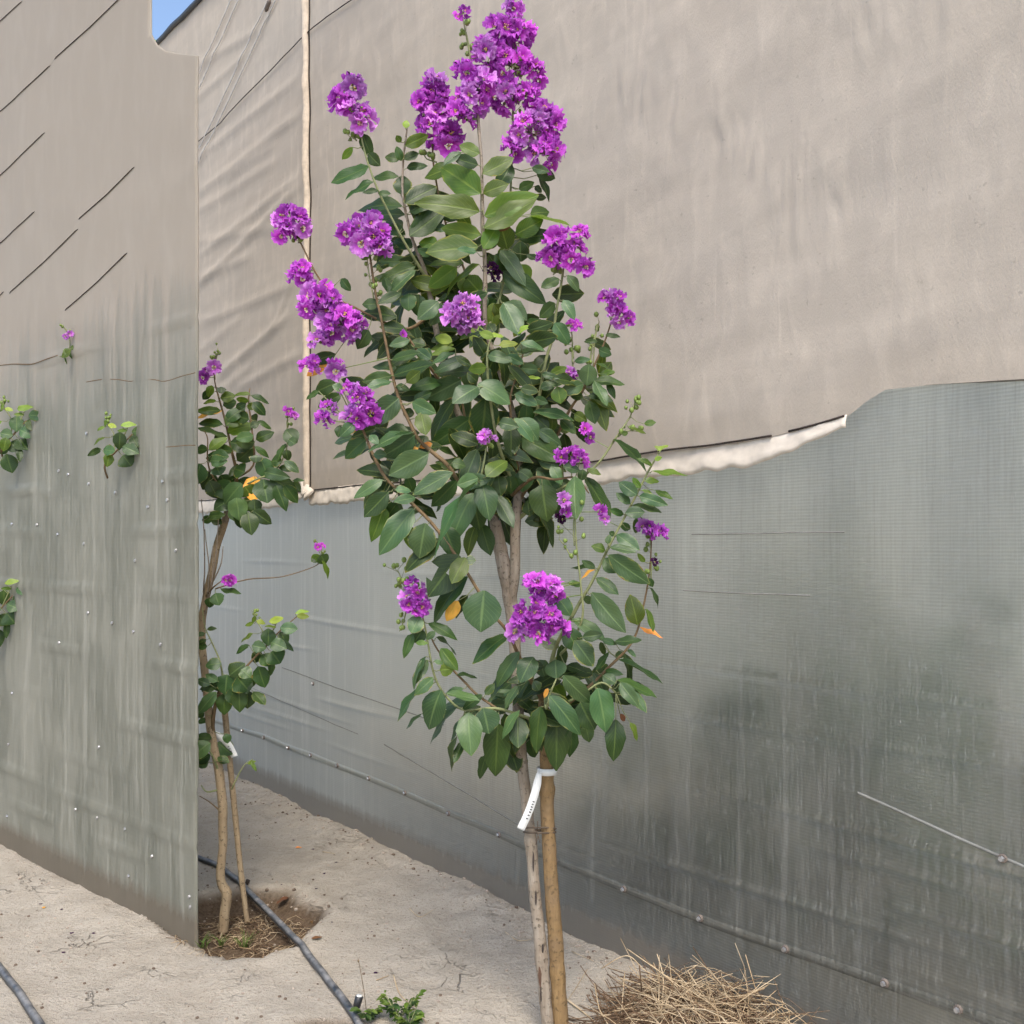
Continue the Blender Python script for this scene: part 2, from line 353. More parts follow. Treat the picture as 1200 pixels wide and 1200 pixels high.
# ---------------------------------------------------------------- ground
def basin_r(x, y):
    return 3.0 * smst(-0.02, 0.05, LW.dist(x, y) + 0.015 * nz(x * 20, y * 20)) + math.hypot((x + 1.03) / 0.33, (y - 3.66) / 0.37) + 0.16 * nz(x * 5, y * 5, 3) + 0.07 * nz(x * 17, y * 17, 5)
def hole_r(x, y):
    return math.hypot((x + 0.52) / 0.16, (y - 2.80) / 0.10) + 0.25 * nz(x * 8, y * 8, 9)
def pile_r(x, y):
    return math.hypot((x - 0.56) / 0.33, (y - 2.80) / 0.30) + 0.2 * nz(x * 8, y * 8, 2)
def gh(x, y):
    h = 0.012 * nz(x * 0.9, y * 0.9) + 0.009 * nz(x * 3.3, y * 3.3, 1) + 0.006 * nz(x * 10, y * 10, 2) + 0.0032 * nz(x * 27, y * 27, 4)
    s = BW.dist(x, y)
    h += 0.035 * math.exp(-((s - 0.10) / 0.13) ** 2) * (0.55 + 0.9 * nz(x * 3, y * 3, 7) + 0.6 * nz(x * 14, y * 14, 17)) * (1 - smst(1.6, 2.6, BW.along(x, y) + 1.9) * 0.6)
    s2 = LW.dist(x, y)
    h += 0.02 * math.exp(-((s2 - 0.08) / 0.10) ** 2) * (0.5 + nz(x * 4, y * 4, 8))
    h -= 0.060 * (1 - smst(0.72, 1.0, basin_r(x, y)))
    h += 0.010 * math.exp(-((basin_r(x, y) - 1.08) / 0.10) ** 2)
    h -= 0.02 * (1 - smst(0.6, 1.0, hole_r(x, y)))
    return h
def axis(lo, hi, step, far):
    a = [lo + step * i for i in range(int((hi - lo) / step) + 1)]
    g, p, n_ = step * 2, [], a[-1]
    while n_ < far: n_ += g; g *= 1.6; p.append(n_)
    g, q, n_ = step * 2, [], a[0]
    while n_ > -far: n_ -= g; g *= 1.6; q.append(n_)
    return q[::-1] + a + p
gx, gy = axis(-3.6, 1.5, 0.022, 400), axis(2.3, 7.2, 0.022, 400)
gv, gf, damp = [], [], []
for yy in gy:
    for xx in gx:
        near = -4 < xx < 2 and 1.9 < yy < 7.6
        gv.append((xx, yy, gh(xx, yy) if near else 0.0))
        damp.append(max(1 - smst(0.86, 1.0, basin_r(xx, yy)), 0.9 * (1 - smst(0.75, 1.05, hole_r(xx, yy))), 0.75 * (1 - smst(0.7, 1.1, pile_r(xx, yy)))) if near else 0.0)
NX = len(gx)
for j in range(len(gy) - 1):
    for i in range(NX - 1): gf.append((j * NX + i, j * NX + i + 1, (j + 1) * NX + i + 1, (j + 1) * NX + i))
t = NT('ground_sand'); c = t.coord()
n1 = t.noise(c, 1.6, 4); n2 = t.noise(c, 9, 5, 0.6); n3 = t.noise(c, 75, 4, 0.65); n4 = t.noise(c, 260, 2)
col = t.mix(t.ramp(n1, [(0.3, 0.0), (0.7, 1.0)]), (0.395, 0.345, 0.275), (0.48, 0.425, 0.35))
col = t.mix(t.math('MULTIPLY', t.ramp(n2, [(0.42, 0.0), (0.7, 1.0)]), 0.6), col, (0.53, 0.475, 0.395))
col = t.mix(t.math('MULTIPLY', t.ramp(n3, [(0.56, 0.0), (0.70, 1.0)]), 0.6), col, (0.24, 0.19, 0.14))
col = t.mix(t.math('MULTIPLY', t.ramp(n4, [(0.62, 0.0), (0.70, 1.0)]), 0.5), col, (0.17, 0.13, 0.10))
vor = t.n('ShaderNodeTexVoronoi', feature='DISTANCE_TO_EDGE', i_Scale=5.5); t.set(vor.inputs['Vector'], t.n('ShaderNodeVectorMath', operation='ADD', i_0=c, i_1=t.n('ShaderNodeTexNoise', i_Scale=7.0, i_Detail=4.0).outputs['Color']).outputs[0])
crack = t.math('MULTIPLY', t.ramp(vor.outputs['Distance'], [(0.0, 1.0), (0.018, 0.0)]), t.ramp(t.noise(c, 2.1, 2), [(0.55, 0.0), (0.68, 1.0)]))
col = t.mix(t.math('MULTIPLY', crack, 0.3), col, (0.16, 0.125, 0.09))
at_ = t.n('ShaderNodeAttribute', attribute_name='damp')
dcol = t.mix(t.ramp(n3, [(0.3, 0.0), (0.7, 1.0)]), (0.085, 0.055, 0.034), (0.19, 0.14, 0.095))
col = t.mix(at_.outputs['Fac'], col, dcol)
h = t.math('ADD', t.math('MULTIPLY', n3, 0.8), t.math('ADD', t.math('MULTIPLY', n4, 0.35), t.math('MULTIPLY', crack, -0.9)))
h = t.math('ADD', h, t.math('MULTIPLY', n2, 1.2))
M_GROUND = t.done(t.pbsdf(col, 0.92, 0.08, t.bump(h, 1.0, 0.016)))
ground = mesh_obj('ground', gv, gf, M_GROUND); tag(ground, kind='structure')
ground['label'] = 'pale dry sandy soil with a damp dark planting basin'; ground['category'] = 'ground'
ca = ground.data.attributes.new('damp', 'FLOAT', 'POINT'); ca.data.foreach_set('value', damp)

# ---------------------------------------------------------------- back wall
wall = empty('greenhouse_wall', BW.o, BW.rz)
tag(wall, 'long greenhouse wall of grey translucent plastic with wrinkled beige tarp above', 'wall')
HEM = [(60, 606), (150, 597), (235, 588), (365, 576), (430, 569), (520, 563), (600, 556), (690, 545), (780, 531), (860, 521), (912, 513), (960, 501), (1000, 489)]
HEM2 = [(1004, 487), (1022, 472), (1045, 458), (1100, 452), (1200, 446), (1400, 430)]
hem_tab = [BW.at(*p) for p in HEM + HEM2]
T0, T1 = BW.at(60, 600)[0], BW.at(1400, 600)[0]
TW = lambda x, y: BW.at(x, y)
GA, GB = BW.at(190, 54), BW.at(243, 0)                      # sloping roof edge of the tarp
def tarp_top(tt): return min(5.35 - 0.40 * max(0.0, tt - TW(290, 0)[0]), GA[1] + (tt - GA[0]) * (GB[1] - GA[1]) / (GB[0] - GA[0]))
SEAM = BW.at(369, 300)[0]
def ridged(a, k=1.0): return 1 - min(1.0, abs(a) * k)
TW = lambda x, y: BW.at(x, y)
FOLDS = [((262, 440), (345, 372), .020), ((285, 455), (362, 415), .014), ((235, 340), (362, 215), .016), ((240, 300), (362, 205), .014), ((236, 250), (330, 190), .010),
         ((190, 160), (235, 118), .014), ((235, 230), (365, 130), .014), ((225, 195), (355, 95), .012), ((180, 110), (320, 30), .012), ((235, 285), (355, 262), .010),
         ((236, 330), (300, 300), .012), ((300, 520), (362, 500), .008), ((240, 380), (362, 330), .012), ((250, 470), (300, 430), .010), ((230, 420), (290, 372), .010),
         ((205, 145), (300, 60), .012), ((320, 400), (364, 300), .010), ((270, 210), (330, 170), .010)]
FOLDS = [(TW(*a), TW(*b), h_) for a, b, h_ in FOLDS]
RIPS = [TW(*p) for p in ((735, 105), (760, 120), (800, 138), (850, 165), (890, 185), (940, 210), (990, 240), (880, 170), (940, 275), (1025, 20), (1110, 25), (925, 225))]
def tarp_off(tt, z):
    y = -0.030 - 0.012 * nz(tt * 0.8, z * 0.8) - 0.004 * nz(tt * 3, z * 3, 2)
    if tt < SEAM:
        a = tt * 0.62 + z * -0.78; b = tt * 0.78 + z * 0.62
        y -= 0.007 * ridged(nz(a * 2.3, b * 0.7, 4), 3.0) * max(0, 0.4 + nz(tt, z, 6)) + 0.004 * ridged(nz(a * 6.5, b * 1.5, 9), 3.2) * max(0, 0.3 + nz(tt * 1.5, z * 1.5, 16))
        for (ax, az), (bx, bz), hh in FOLDS:
            dx, dz = bx - ax, bz - az; L = math.hypot(dx, dz); u = ((tt - ax) * dx + (z - az) * dz) / L / L
            if -0.1 < u < 1.1:
                q = ((tt - ax) * dz - (z - az) * dx) / L; e = 0.028
                if abs(q) < 0.12: y -= hh * 0.75 * math.exp(-(q / e) ** 2) * smst(-0.1, 0.15, u) * (1 - smst(0.85, 1.1, u))
    else:
        a = tt * 0.36 + z * -0.93
        y -= 0.006 * ridged(nz(a * 2.6, tt * 0.4, 4), 2.5)
        y -= 0.0035 * max(0, nz(tt * 9, z * 4.5, 3)) + 0.0025 * max(0, nz(tt * 21, z * 8, 5))
        for ax, az in RIPS:
            q2 = ((tt - ax) / 0.030) ** 2 + ((z - az) / 0.075) ** 2
            if q2 < 9: y -= 0.004 * math.exp(-q2) * math.sin((tt - ax) * 120 + nz(tt * 12, z * 9) * 3)
    return y
def sheet_grid(name, cols, zlo, zhi, nrow, off, mat, parent, mask=None):
    vs_, fs = [], []; n_ = nrow + 1
    for tt in cols:
        a, b = zlo(tt), zhi(tt)
        for j in range(n_):
            z = a + (b - a) * j / nrow; vs_.append((tt, off(tt, z), z))
    for i in range(len(cols) - 1):
        for j in range(nrow): fs.append((i * n_ + j, (i + 1) * n_ + j, (i + 1) * n_ + j + 1, i * n_ + j + 1))
    return mesh_obj(name, vs_, fs, mat, parent)
def frange(a, b, s):
    n_ = max(1, int((b - a) / s)); return [a + (b - a) * i / n_ for i in range(n_ + 1)]
hem_z = lambda tt: lerp_list(hem_tab, tt)
TL = TW(100, 100)[0]
tarpL = sheet_grid('shade_cloth', frange(max(T0, TL), SEAM, 0.017), hem_z, tarp_top, 150, tarp_off, M_TARP, wall)
tarpR = sheet_grid('shade_cloth', frange(SEAM, T1, 0.015), hem_z, tarp_top, 150, tarp_off, M_TARP, wall)
# cream hem flap hanging under the tarp, up to its torn end
TE = TW(1000, 489)[0]
def hem_flap(a, b, name):
    vs_, fs = [], []; cols = frange(a, b, 0.012); K = 7
    for i, tt in enumerate(cols):
        zt = hem_z(tt) + 0.006; hh = 0.082 + 0.014 * nz(tt * 5, 1) + 0.012 * nz(tt * 19, 2) + 0.018 * smst(SEAM + 0.3, SEAM - 0.3, tt) * 0
        hh *= 0.45 + 0.55 * smst(b, b - 0.35, tt)
        bul = 0.013 + 0.008 * nz(tt * 7, 5)
        for k in range(K):
            u = k / (K - 1); y = -0.026 - bul * (u ** 0.5) * 0.9 - 0.004 * nz(tt * 25, u * 3, 4)
            if k == K - 1: y += 0.004
            vs_.append((tt, y, zt - hh * u))
    for i in range(len(cols) - 1):
        for k in range(K - 1): fs.append((i * K + k, i * K + k + 1, (i + 1) * K + k + 1, (i + 1) * K + k))
    o = mesh_obj(name, vs_, fs, M_HEM, wall)
    md = o.modifiers.new('thick', 'SOLIDIFY'); md.thickness = 0.003; md.offset = 1
    return o
hem_flap(max(T0, TL), SEAM - 0.005, 'hem'); hem_flap(SEAM + 0.005, TE, 'hem')
def wall_tube(name, pts, r, mat, parent, n=6, sm=4):
    m = MB(); P = smooth_path(pts, sm) if sm else pts; m.tube(P, r, n); return m.build(name, mat, parent)
for a, b in ((150, 640), (640, 914), (934, 998)):
    ta, tb = TW(a, 580)[0], TW(b, 520)[0]
    wall_tube('hem_shadow_line', [(tt, tarp_off(tt, hem_z(tt)) - 0.004, hem_z(tt) + 0.002 + 0.003 * nz(tt * 9, 3)) for tt in frange(ta, tb, 0.07)], 0.0032, M_DARK, wall, 6, 2)  # added dark tube stands in for the shadowed gap above the hem
# padded seam with its stitch line
zt0 = hem_z(SEAM) - 0.03
m = MB(); zz = frange(zt0, 4.9, 0.02)
m.tube([(SEAM - 0.008 + 0.010 * nz(z * 2.2, 1) * 0.7, tarp_off(SEAM, z) - 0.004, z) for z in zz], [0.023 + 0.010 * nz(z * 6, 4) + 0.006 * nz(z * 17, 6) for z in zz], 10)
m.build('padded_seam', M_SEAM, wall)
wall_tube('seam_stitch', [(SEAM + 0.024 + 0.003 * nz(z * 7, 2), tarp_off(SEAM + 0.03, z) - 0.003, z) for z in frange(zt0 + 0.05, 4.9, 0.05)], 0.0045, M_DARK, wall, 5, 2)
m = MB()                                                     # folded pleat where the seam meets the hem
for k in range(6):
    z = zt0 + 0.03 - k * 0.004
    m.tube([(SEAM - 0.05 + 0.012 * k, -0.045, z + 0.05), (SEAM - 0.012 + 0.006 * k, -0.060 - 0.004 * (k % 2), z - 0.01 - 0.006 * (k % 3)), (SEAM + 0.02 + 0.01 * k, -0.048, z + 0.02)], 0.012, 6)
m.build('pleat', M_HEM, wall)
# plastic sheet
def sheet_off(tt, z):
    y = 0.004 * nz(tt * 1.4, z * 1.4, 3)
    for zc, a in ((0.30, .012), (0.38, .008), (0.46, .012), (0.54, .008), (0.62, .012), (0.86, .010), (1.30, .010), (1.02, .008)):
        zc2 = zc + 0.05 * nz(tt * 0.5, zc * 9); y -= a * math.exp(-((z - zc2) / 0.011) ** 2) * smst(-0.1, 0.35, nz(tt * 0.9, zc * 31))
    return y
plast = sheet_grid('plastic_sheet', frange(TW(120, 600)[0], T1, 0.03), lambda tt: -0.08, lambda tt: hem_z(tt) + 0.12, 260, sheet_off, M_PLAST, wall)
# bolts
m = MB(); n8 = 10
def disc(m, r, y0, y1, n_, mi):
    vs_ = [Vector((r * math.cos(2 * math.pi * k / n_), y0, r * math.sin(2 * math.pi * k / n_))) for k in range(n_)]
    vs_ += [Vector((0.8 * r * math.cos(2 * math.pi * k / n_), y1, 0.8 * r * math.sin(2 * math.pi * k / n_))) for k in range(n_)]
    m.add(vs_, [(k, (k + 1) % n_, n_ + (k + 1) % n_, n_ + k) for k in range(n_)] + [tuple(range(n_, 2 * n_))], mi)
disc(m, 0.0125, 0.004, -0.004, 12, 1); disc(m, 0.0075, -0.005, -0.011, 6, 0)
bolt0 = m.build('bolt', [M_BOLT, M_RUST], wall, smooth=False); bolt_me = bolt0.data
BOLTS = [(285, 856), (311, 864), (340, 876), (365, 885), (396, 897), (433, 912), (475, 929), (526, 953), (585, 978), (651, 1008), (731, 1042), (821, 1076), (921, 1112), (1037, 1152), (1123, 1183), (1175, 1006), (367, 801)]
for i, p in enumerate(BOLTS):
    tt, z = TW(*p); o = bolt0 if i == 0 else link('bolt', bolt_me, wall)
    o.location = (tt, sheet_off(tt, z) - (0.003 if i < 15 else 0.001), z); o.rotation_euler = (0, random.uniform(0, 3), 0)
# clamping strip along the bolts
bt = sorted(TW(*p) for p in BOLTS[:15])
def strip(name, pts, hh, yo, mat, parent, sag=0.0):
    vs_, fs = [], []; P = []
    for (a, za), (b, zb) in zip(pts, pts[1:]):
        for tt in frange(a, b, 0.08)[:-1]: P.append((tt, za + (zb - za) * (tt - a) / (b - a)))
    P.append(pts[-1])
    prof = [(0.002, -hh * 1.1), (-yo, -hh), (-yo, 0.0), (-yo, hh), (0.002, hh * 1.1)]
    for tt, z in P:
        zz_ = z + 0.006 * nz(tt * 2.2, z) + 0.002 * nz(tt * 9, z)
        for dy, dz in prof: vs_.append((tt, sheet_off(tt, zz_) + dy + 0.001, zz_ + dz))
    for i in range(len(P) - 1):
        for k in range(4): fs.append((i * 5 + k, i * 5 + k + 1, (i + 1) * 5 + k + 1, (i + 1) * 5 + k))
    return mesh_obj(name, vs_, fs, mat, parent)
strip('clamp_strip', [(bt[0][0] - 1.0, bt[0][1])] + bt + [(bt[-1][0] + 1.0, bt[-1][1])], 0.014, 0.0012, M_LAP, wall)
for a, b, hh in (((1005, 930), (1300, 1060), .012), ((810, 625), (990, 623), .006), ((800, 691), (950, 698), .006), 
                 ((450, 872), (610, 968), .008), ((330, 782), (520, 850), .007), ((280, 800), (420, 860), .006), ((1035, 452), (1300, 440), .006)):
    (ta, za), (tb, zb) = TW(*a), TW(*b); strip('sheet_lap', [(ta, za), (tb, zb)], hh * 0.35, 0.0012, M_LAP2, wall)
# roof-edge pipe and cords on the tarp
def on_wall(W, pts, yo): return [(W.at(x, y)[0], yo, W.at(x, y)[1]) for x, y in pts]
TY = lambda x, y, e=0.006: (TW(x, y)[0], tarp_off(*TW(x, y)) - e, TW(x, y)[1])
m = MB(); P = [(GA[0] + (GB[0] - GA[0]) * u, -0.045 + 0.004 * nz(u * 3, 1), GA[1] + (GB[1] - GA[1]) * u + 0.012 * nz(u * 4, 2)) for u in frange(0.0, 3.0, 0.1)]
m.tube(P, 0.017, 8); m.build('edge_pipe', simple('pipe_black', (0.035, 0.04, 0.048), 0.4, 0.5), wall)
m = MB(); d_ = (Vector(P[1]) - Vector(P[0])).normalized(); m.tube([Vector(P[0]) - d_ * 0.045, Vector(P[0]) - d_ * 0.02, Vector(P[0]) + d_ * 0.03], [0.012, 0.024, 0.022], 8)
m.build('pipe_cap', simple('cap_green', (0.16, 0.30, 0.06), 0.5), wall)
def cord(pts, r, mat, name, e=0.012, sm=1):
    P = []
    for a, b in zip(pts, pts[1:]):
        n_ = max(2, int(math.hypot(b[0] - a[0], b[1] - a[1]) / 8))
        for k in range(n_): P.append((a[0] + (b[0] - a[0]) * k / n_, a[1] + (b[1] - a[1]) * k / n_))
    P.append(pts[-1])
    m = MB(); m.tube([TY(x, y, e) for x, y in P], r, 5); return m.build(name, mat, wall)
cord([(203, 198), (265, 146), (275, 134), (366, 45), (430, -2), (470, -34)], 0.0028, M_DARK, 'wire', 0.010)
for a, b in (((197, 190), (282, -8)), ((203, 190), (291, -8)), ((232, 193), (327, -8)), ((238, 196), (336, -8))): cord([a, b], 0.0036, M_CORD, 'pale_cord', 0.010)
for p in ((215, 149), (323, 10)):
    m = MB(); a, b = Vector(TY(p[0] - 2, p[1] + 7, 0.02)), Vector(TY(p[0] + 3, p[1] - 7, 0.02)); m.tube([a, a.lerp(b, 0.2), a.lerp(b, 0.8), b], [0.006, 0.013, 0.013, 0.006], 8); m.build('cord_lock', M_RUST, wall)

# ---------------------------------------------------------------- front partition at the left
lwall = empty('plastic_partition', LW.o, LW.rz)
tag(lwall, 'bolted translucent plastic partition with beige washed top, its free edge beside the staked sapling', 'wall')
LT = lambda x, y: LW.at(x, y)
tA = LT(-60, 900)[0]
tnotch, znotch = LT(178, 40); _, zlow = LT(233, 66); ZC = LT(233, 70)[1]
ntab = [(tnotch, znotch), LT(184, 52), LT(195, 60), LT(215, 64), (0.0, zlow)]
def left_top(tt): return 4.25 if tt <= tnotch else lerp_list(ntab, tt)
def left_off(tt, z):
    y = 0.004 * nz(tt * 1.3, z * 1.1, 5) - 0.004 * ridged(nz(tt * 2.2 - z * 1.1, z * 2.2, 8), 3) * smst(0.2, 0.5, nz(tt, z, 3) + 0.3)
    for zc, a in ((0.22, .006), (0.36, .005), (0.55, .006), (0.74, .005), (0.98, .006), (1.22, .006), (1.47, .005), (1.66, .006), (1.9, .004), (2.2, .004)):
        zc2 = zc + 0.06 * nz(tt * 0.6, zc * 9); y -= 2.0 * a * math.exp(-((z - zc2) / 0.010) ** 2) * smst(-0.15, 0.3, nz(tt * 1.6, zc * 31))
    return y
cols = frange(tA, tnotch, 0.03) + frange(tnotch + 4e-3, 0.0, 0.02); NB = len(frange(tA, tnotch, 0.03)) - 1
vs_, fs = [], []; n_ = 171
for tt in cols:
    tp = left_top(tt)
    for j in range(n_):
        z = -0.09 + (ZC + 0.09) * j / 150 if j <= 150 else (ZC + (min(tp, znotch) - ZC) * (j - 150) / 15 if j <= 165 else min(tp, znotch) + (tp - min(tp, znotch)) * (j - 165) / 5)
        vs_.append((tt, left_off(tt, z), z))
for i in range(len(cols) - 1):
    for j in range(n_ - 1 if i < NB else 165): fs.append((i * n_ + j, (i + 1) * n_ + j, (i + 1) * n_ + j + 1, i * n_ + j + 1))
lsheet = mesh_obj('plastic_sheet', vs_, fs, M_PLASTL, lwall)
md = lsheet.modifiers.new('thick', 'SOLIDIFY'); md.thickness = 0.006; md.offset = 1
for p in ((104, 508), (71, 552), (82, 556), (106, 567), (137, 577), (193, 564), (198, 586), (175, 594), (16, 614), (45, 615), (69, 626), (100, 637), (160, 657), (208, 645), (105, 718), (133, 730),
          (158, 740), (16, 812), (12, 872), (118, 875), (10, 956), (91, 948), (116, 958), (148, 971), (180, 1003), (152, 1026), (72, 753), (190, 755), (225, 1050), (226, 1062)):
    tt, z = LT(*p); o = link('bolt', bolt_me, lwall); o.location = (tt, left_off(tt, z) - 0.001, z); o.scale = (0.95,) * 3; o.rotation_euler = (0, random.uniform(0, 3), 0)
def lcord(pts, r, mat, name, e=0.008):
    P = []
    for a, b in zip(pts, pts[1:]):
        for k in range(8): P.append((a[0] + (b[0] - a[0]) * k / 8, a[1] + (b[1] - a[1]) * k / 8))
    P.append(pts[-1]); Q = [(LT(x, y)[0], left_off(*LT(x, y)) - e, LT(x, y)[1]) for x, y in P]
    Q[0] = (Q[0][0], Q[0][1] + e, Q[0][2]); Q[-1] = (Q[-1][0], Q[-1][1] + e, Q[-1][2])
    m = MB(); m.tube(Q, r, 5); return m.build(name, mat, lwall)
for a, b in (((-40, 62), (30, 0)), ((-30, 160), (64, 74)), ((62, 73), (150, -9)), ((-30, 236), (58, 153)), ((-30, 312), (45, 246)), ((92, 260), (162, 194)), ((9, 347), (97, 266)), ((-25, 372), (7, 341)), ((76, 367), (154, 294))):
    lcord([a, ((a[0] + b[0]) / 2 + 1, (a[1] + b[1]) / 2 + 1), b], 0.0019, M_DARK, 'wire')
def lstrip(a, b, hh=0.006, yo=0.003):
    (ta, za), (tb, zb) = LT(*a), LT(*b); vs_, fs = [], []; cs = frange(ta, tb, 0.05)
    for tt in cs:
        z = za + (zb - za) * (tt - ta) / (tb - ta) + 0.003 * nz(tt * 5, za)
        for dy, dz in ((0.0, -hh), (-yo, -hh * 0.5), (-yo * 0.8, hh * 0.4), (0.0, hh)): vs_.append((tt, left_off(tt, z) + dy + 0.001, z + dz))
    for i in range(len(cs) - 1):
        for k in range(3): fs.append((i * 4 + k, i * 4 + k + 1, (i + 1) * 4 + k + 1, (i + 1) * 4 + k))
    mesh_obj('sheet_lap', vs_, fs, M_PLASTL, lwall)
for a, b in (((-40, 392), (70, 394)), ((103, 411), (212, 412)), ((25, 416), (72, 418)), ((85, 527), (150, 548)), ((40, 560), (140, 600)), ((-20, 640), (100, 690)), ((60, 650), (150, 690)), ((120, 640), (215, 690)),
             ((60, 690), (125, 708)), ((-40, 645), (40, 690)), ((20, 770), (120, 815)), ((-40, 700), (60, 745)), ((150, 760), (232, 800)), ((-40, 908), (70, 940)), ((60, 870), (160, 905)), ((150, 900), (232, 920)),
             ((80, 908), (160, 938)), ((40, 950), (120, 990)), ((135, 995), (200, 1022)), ((-40, 962), (130, 1010)), ((130, 1010), (232, 1068)), ((205, 960), (232, 1005))):
    lstrip(a, b)
# ---------------------------------------------------------------- leaf, flower and bud meshes (shared)
def leaf_mesh(name, mat, droop, fold, wav, tipk, seed, holes=False):
    rs = random.Random(seed); NU, NV = 8, 5; vs_, uv, fs = [], [], []
    for i in range(NU):
        u = i / (NU - 1)
        if u < 0.12: wd = 0.10 + (u / 0.12) * 0.42
        else: wd = math.sin(math.pi * min(1, (0.17 + 0.83 * (u - 0.12) / 0.88)) ** tipk) ** 0.75
        wd = max(wd, 0.05)
        if i == NU - 1: wd = 0.04
        jag = 1 + 0.05 * rs.uniform(-1, 1)
        for j in range(NV):
            v = j / (NV - 1) * 2 - 1
            y = 0.5 * v * wd * jag; z = -droop * u * u + fold * abs(v) * wd * 0.5 + wav * math.sin(u * 9 + seed + (1.3 if v > 0 else 0)) * abs(v) * wd
            z -= fold * 0.35 * v * v * wd
            vs_.append((u, y, z)); uv.append((u, 0.5 + 0.5 * v))
    for i in range(NU - 1):
        for j in range(NV - 1):
            if holes and (i, j) in ((3, 0), (4, 0), (2, 2)): continue
            fs.append((i * NV + j, (i + 1) * NV + j, (i + 1) * NV + j + 1, i * NV + j + 1))
    me = bpy.data.meshes.new(name); me.from_pydata(vs_, [], fs); me.materials.append(mat)
    ul = me.uv_layers.new(name='UVMap')
    for l in me.loops: ul.data[l.index].uv = uv[l.vertex_index]
    me.polygons.foreach_set('use_smooth', [True] * len(me.polygons)); me.update(); return me
SH = [(0.16, 0.30, 0.05, 1.0), (0.34, 0.22, 0.06, 0.92), (0.08, 0.42, 0.04, 1.05), (0.26, 0.34, 0.08, 0.85), (0.45, 0.26, 0.05, 1.0), (-0.10, 0.36, 0.06, 0.95), (0.20, 0.50, 0.05, 0.9)]
LEAF = {k: [leaf_mesh('leaf', ML[k], *s, i + 3) for i, s in enumerate(SH)] for k in 'gbypow'}
LEAF['d'] = LEAF['g']
LEAF['h'] = [leaf_mesh('leaf', ML['g'], 0.12, 0.14, 0.05, 0.9, 5, True)]

def flower_mesh(name, pm, seed):
    rs = random.Random(seed); m = MB(); NP = 6
    for k in range(NP):
        a0 = 2 * math.pi * k / NP + rs.uniform(-.2, .2); up = rs.uniform(-0.15, 1.0); ln = rs.uniform(.8, 1.2)
        ax = Vector((math.cos(a0) * math.cos(up), math.sin(a0) * math.cos(up), math.sin(up))); sd_ = Vector((-math.sin(a0), math.cos(a0), 0)); nn = ax.cross(sd_)
        m.tube([(0, 0, 0), ax * 0.4], 0.03, 3, 0, False)
        NU, NV = 5, 8; vs_, uv = [], []; ph = rs.uniform(0, 6)
        for i in range(NU):
            u = i / (NU - 1); r_ = 0.34 + 0.66 * u; wd = (0.16 + 0.95 * math.sin(min(1, u * 0.80 + 0.12) * math.pi * 0.62)) * 0.58
            for j in range(NV):
                v = j / (NV - 1) * 2 - 1
                ruf = 0.20 * u * math.sin(v * 9 + ph + i * 1.1) + 0.17 * rs.uniform(-1, 1) * u + 0.10 * v * v
                rr = r_ * (1 - 0.10 * v * v) * ln + 0.13 * rs.uniform(-1, 1) * u
                vs_.append(ax * rr + sd_ * (v * wd) + nn * ruf); uv.append((u, 0.5 + 0.5 * v))
        m.add(vs_, [(i * NV + j, (i + 1) * NV + j, (i + 1) * NV + j + 1, i * NV + j + 1) for i in range(NU - 1) for j in range(NV - 1)], 0, uv)
    for k in range(7):
        a = rs.uniform(0, 6.28); e = rs.uniform(0.5, 1.4); d = Vector((math.cos(a) * math.cos(e), math.sin(a) * math.cos(e), math.sin(e)))
        m.tube([(0, 0, 0), d * 0.34], 0.012, 3, 1); m.box(d * 0.36, (.03, .03, .03), 1)
    m.ball((0, 0, -0.08), 0.15, 2, 6, 4)
    o = m.build(name, [pm, M_STAM, M_BUD]); me = o.data; bpy.data.objects.remove(o); return me
FLOWER = {'n': [flower_mesh('flower', M_PET, s) for s in range(5)], 'l': [flower_mesh('flower', M_PET2, s + 10) for s in range(3)], 'k': [flower_mesh('flower', M_PET3, 31)]}

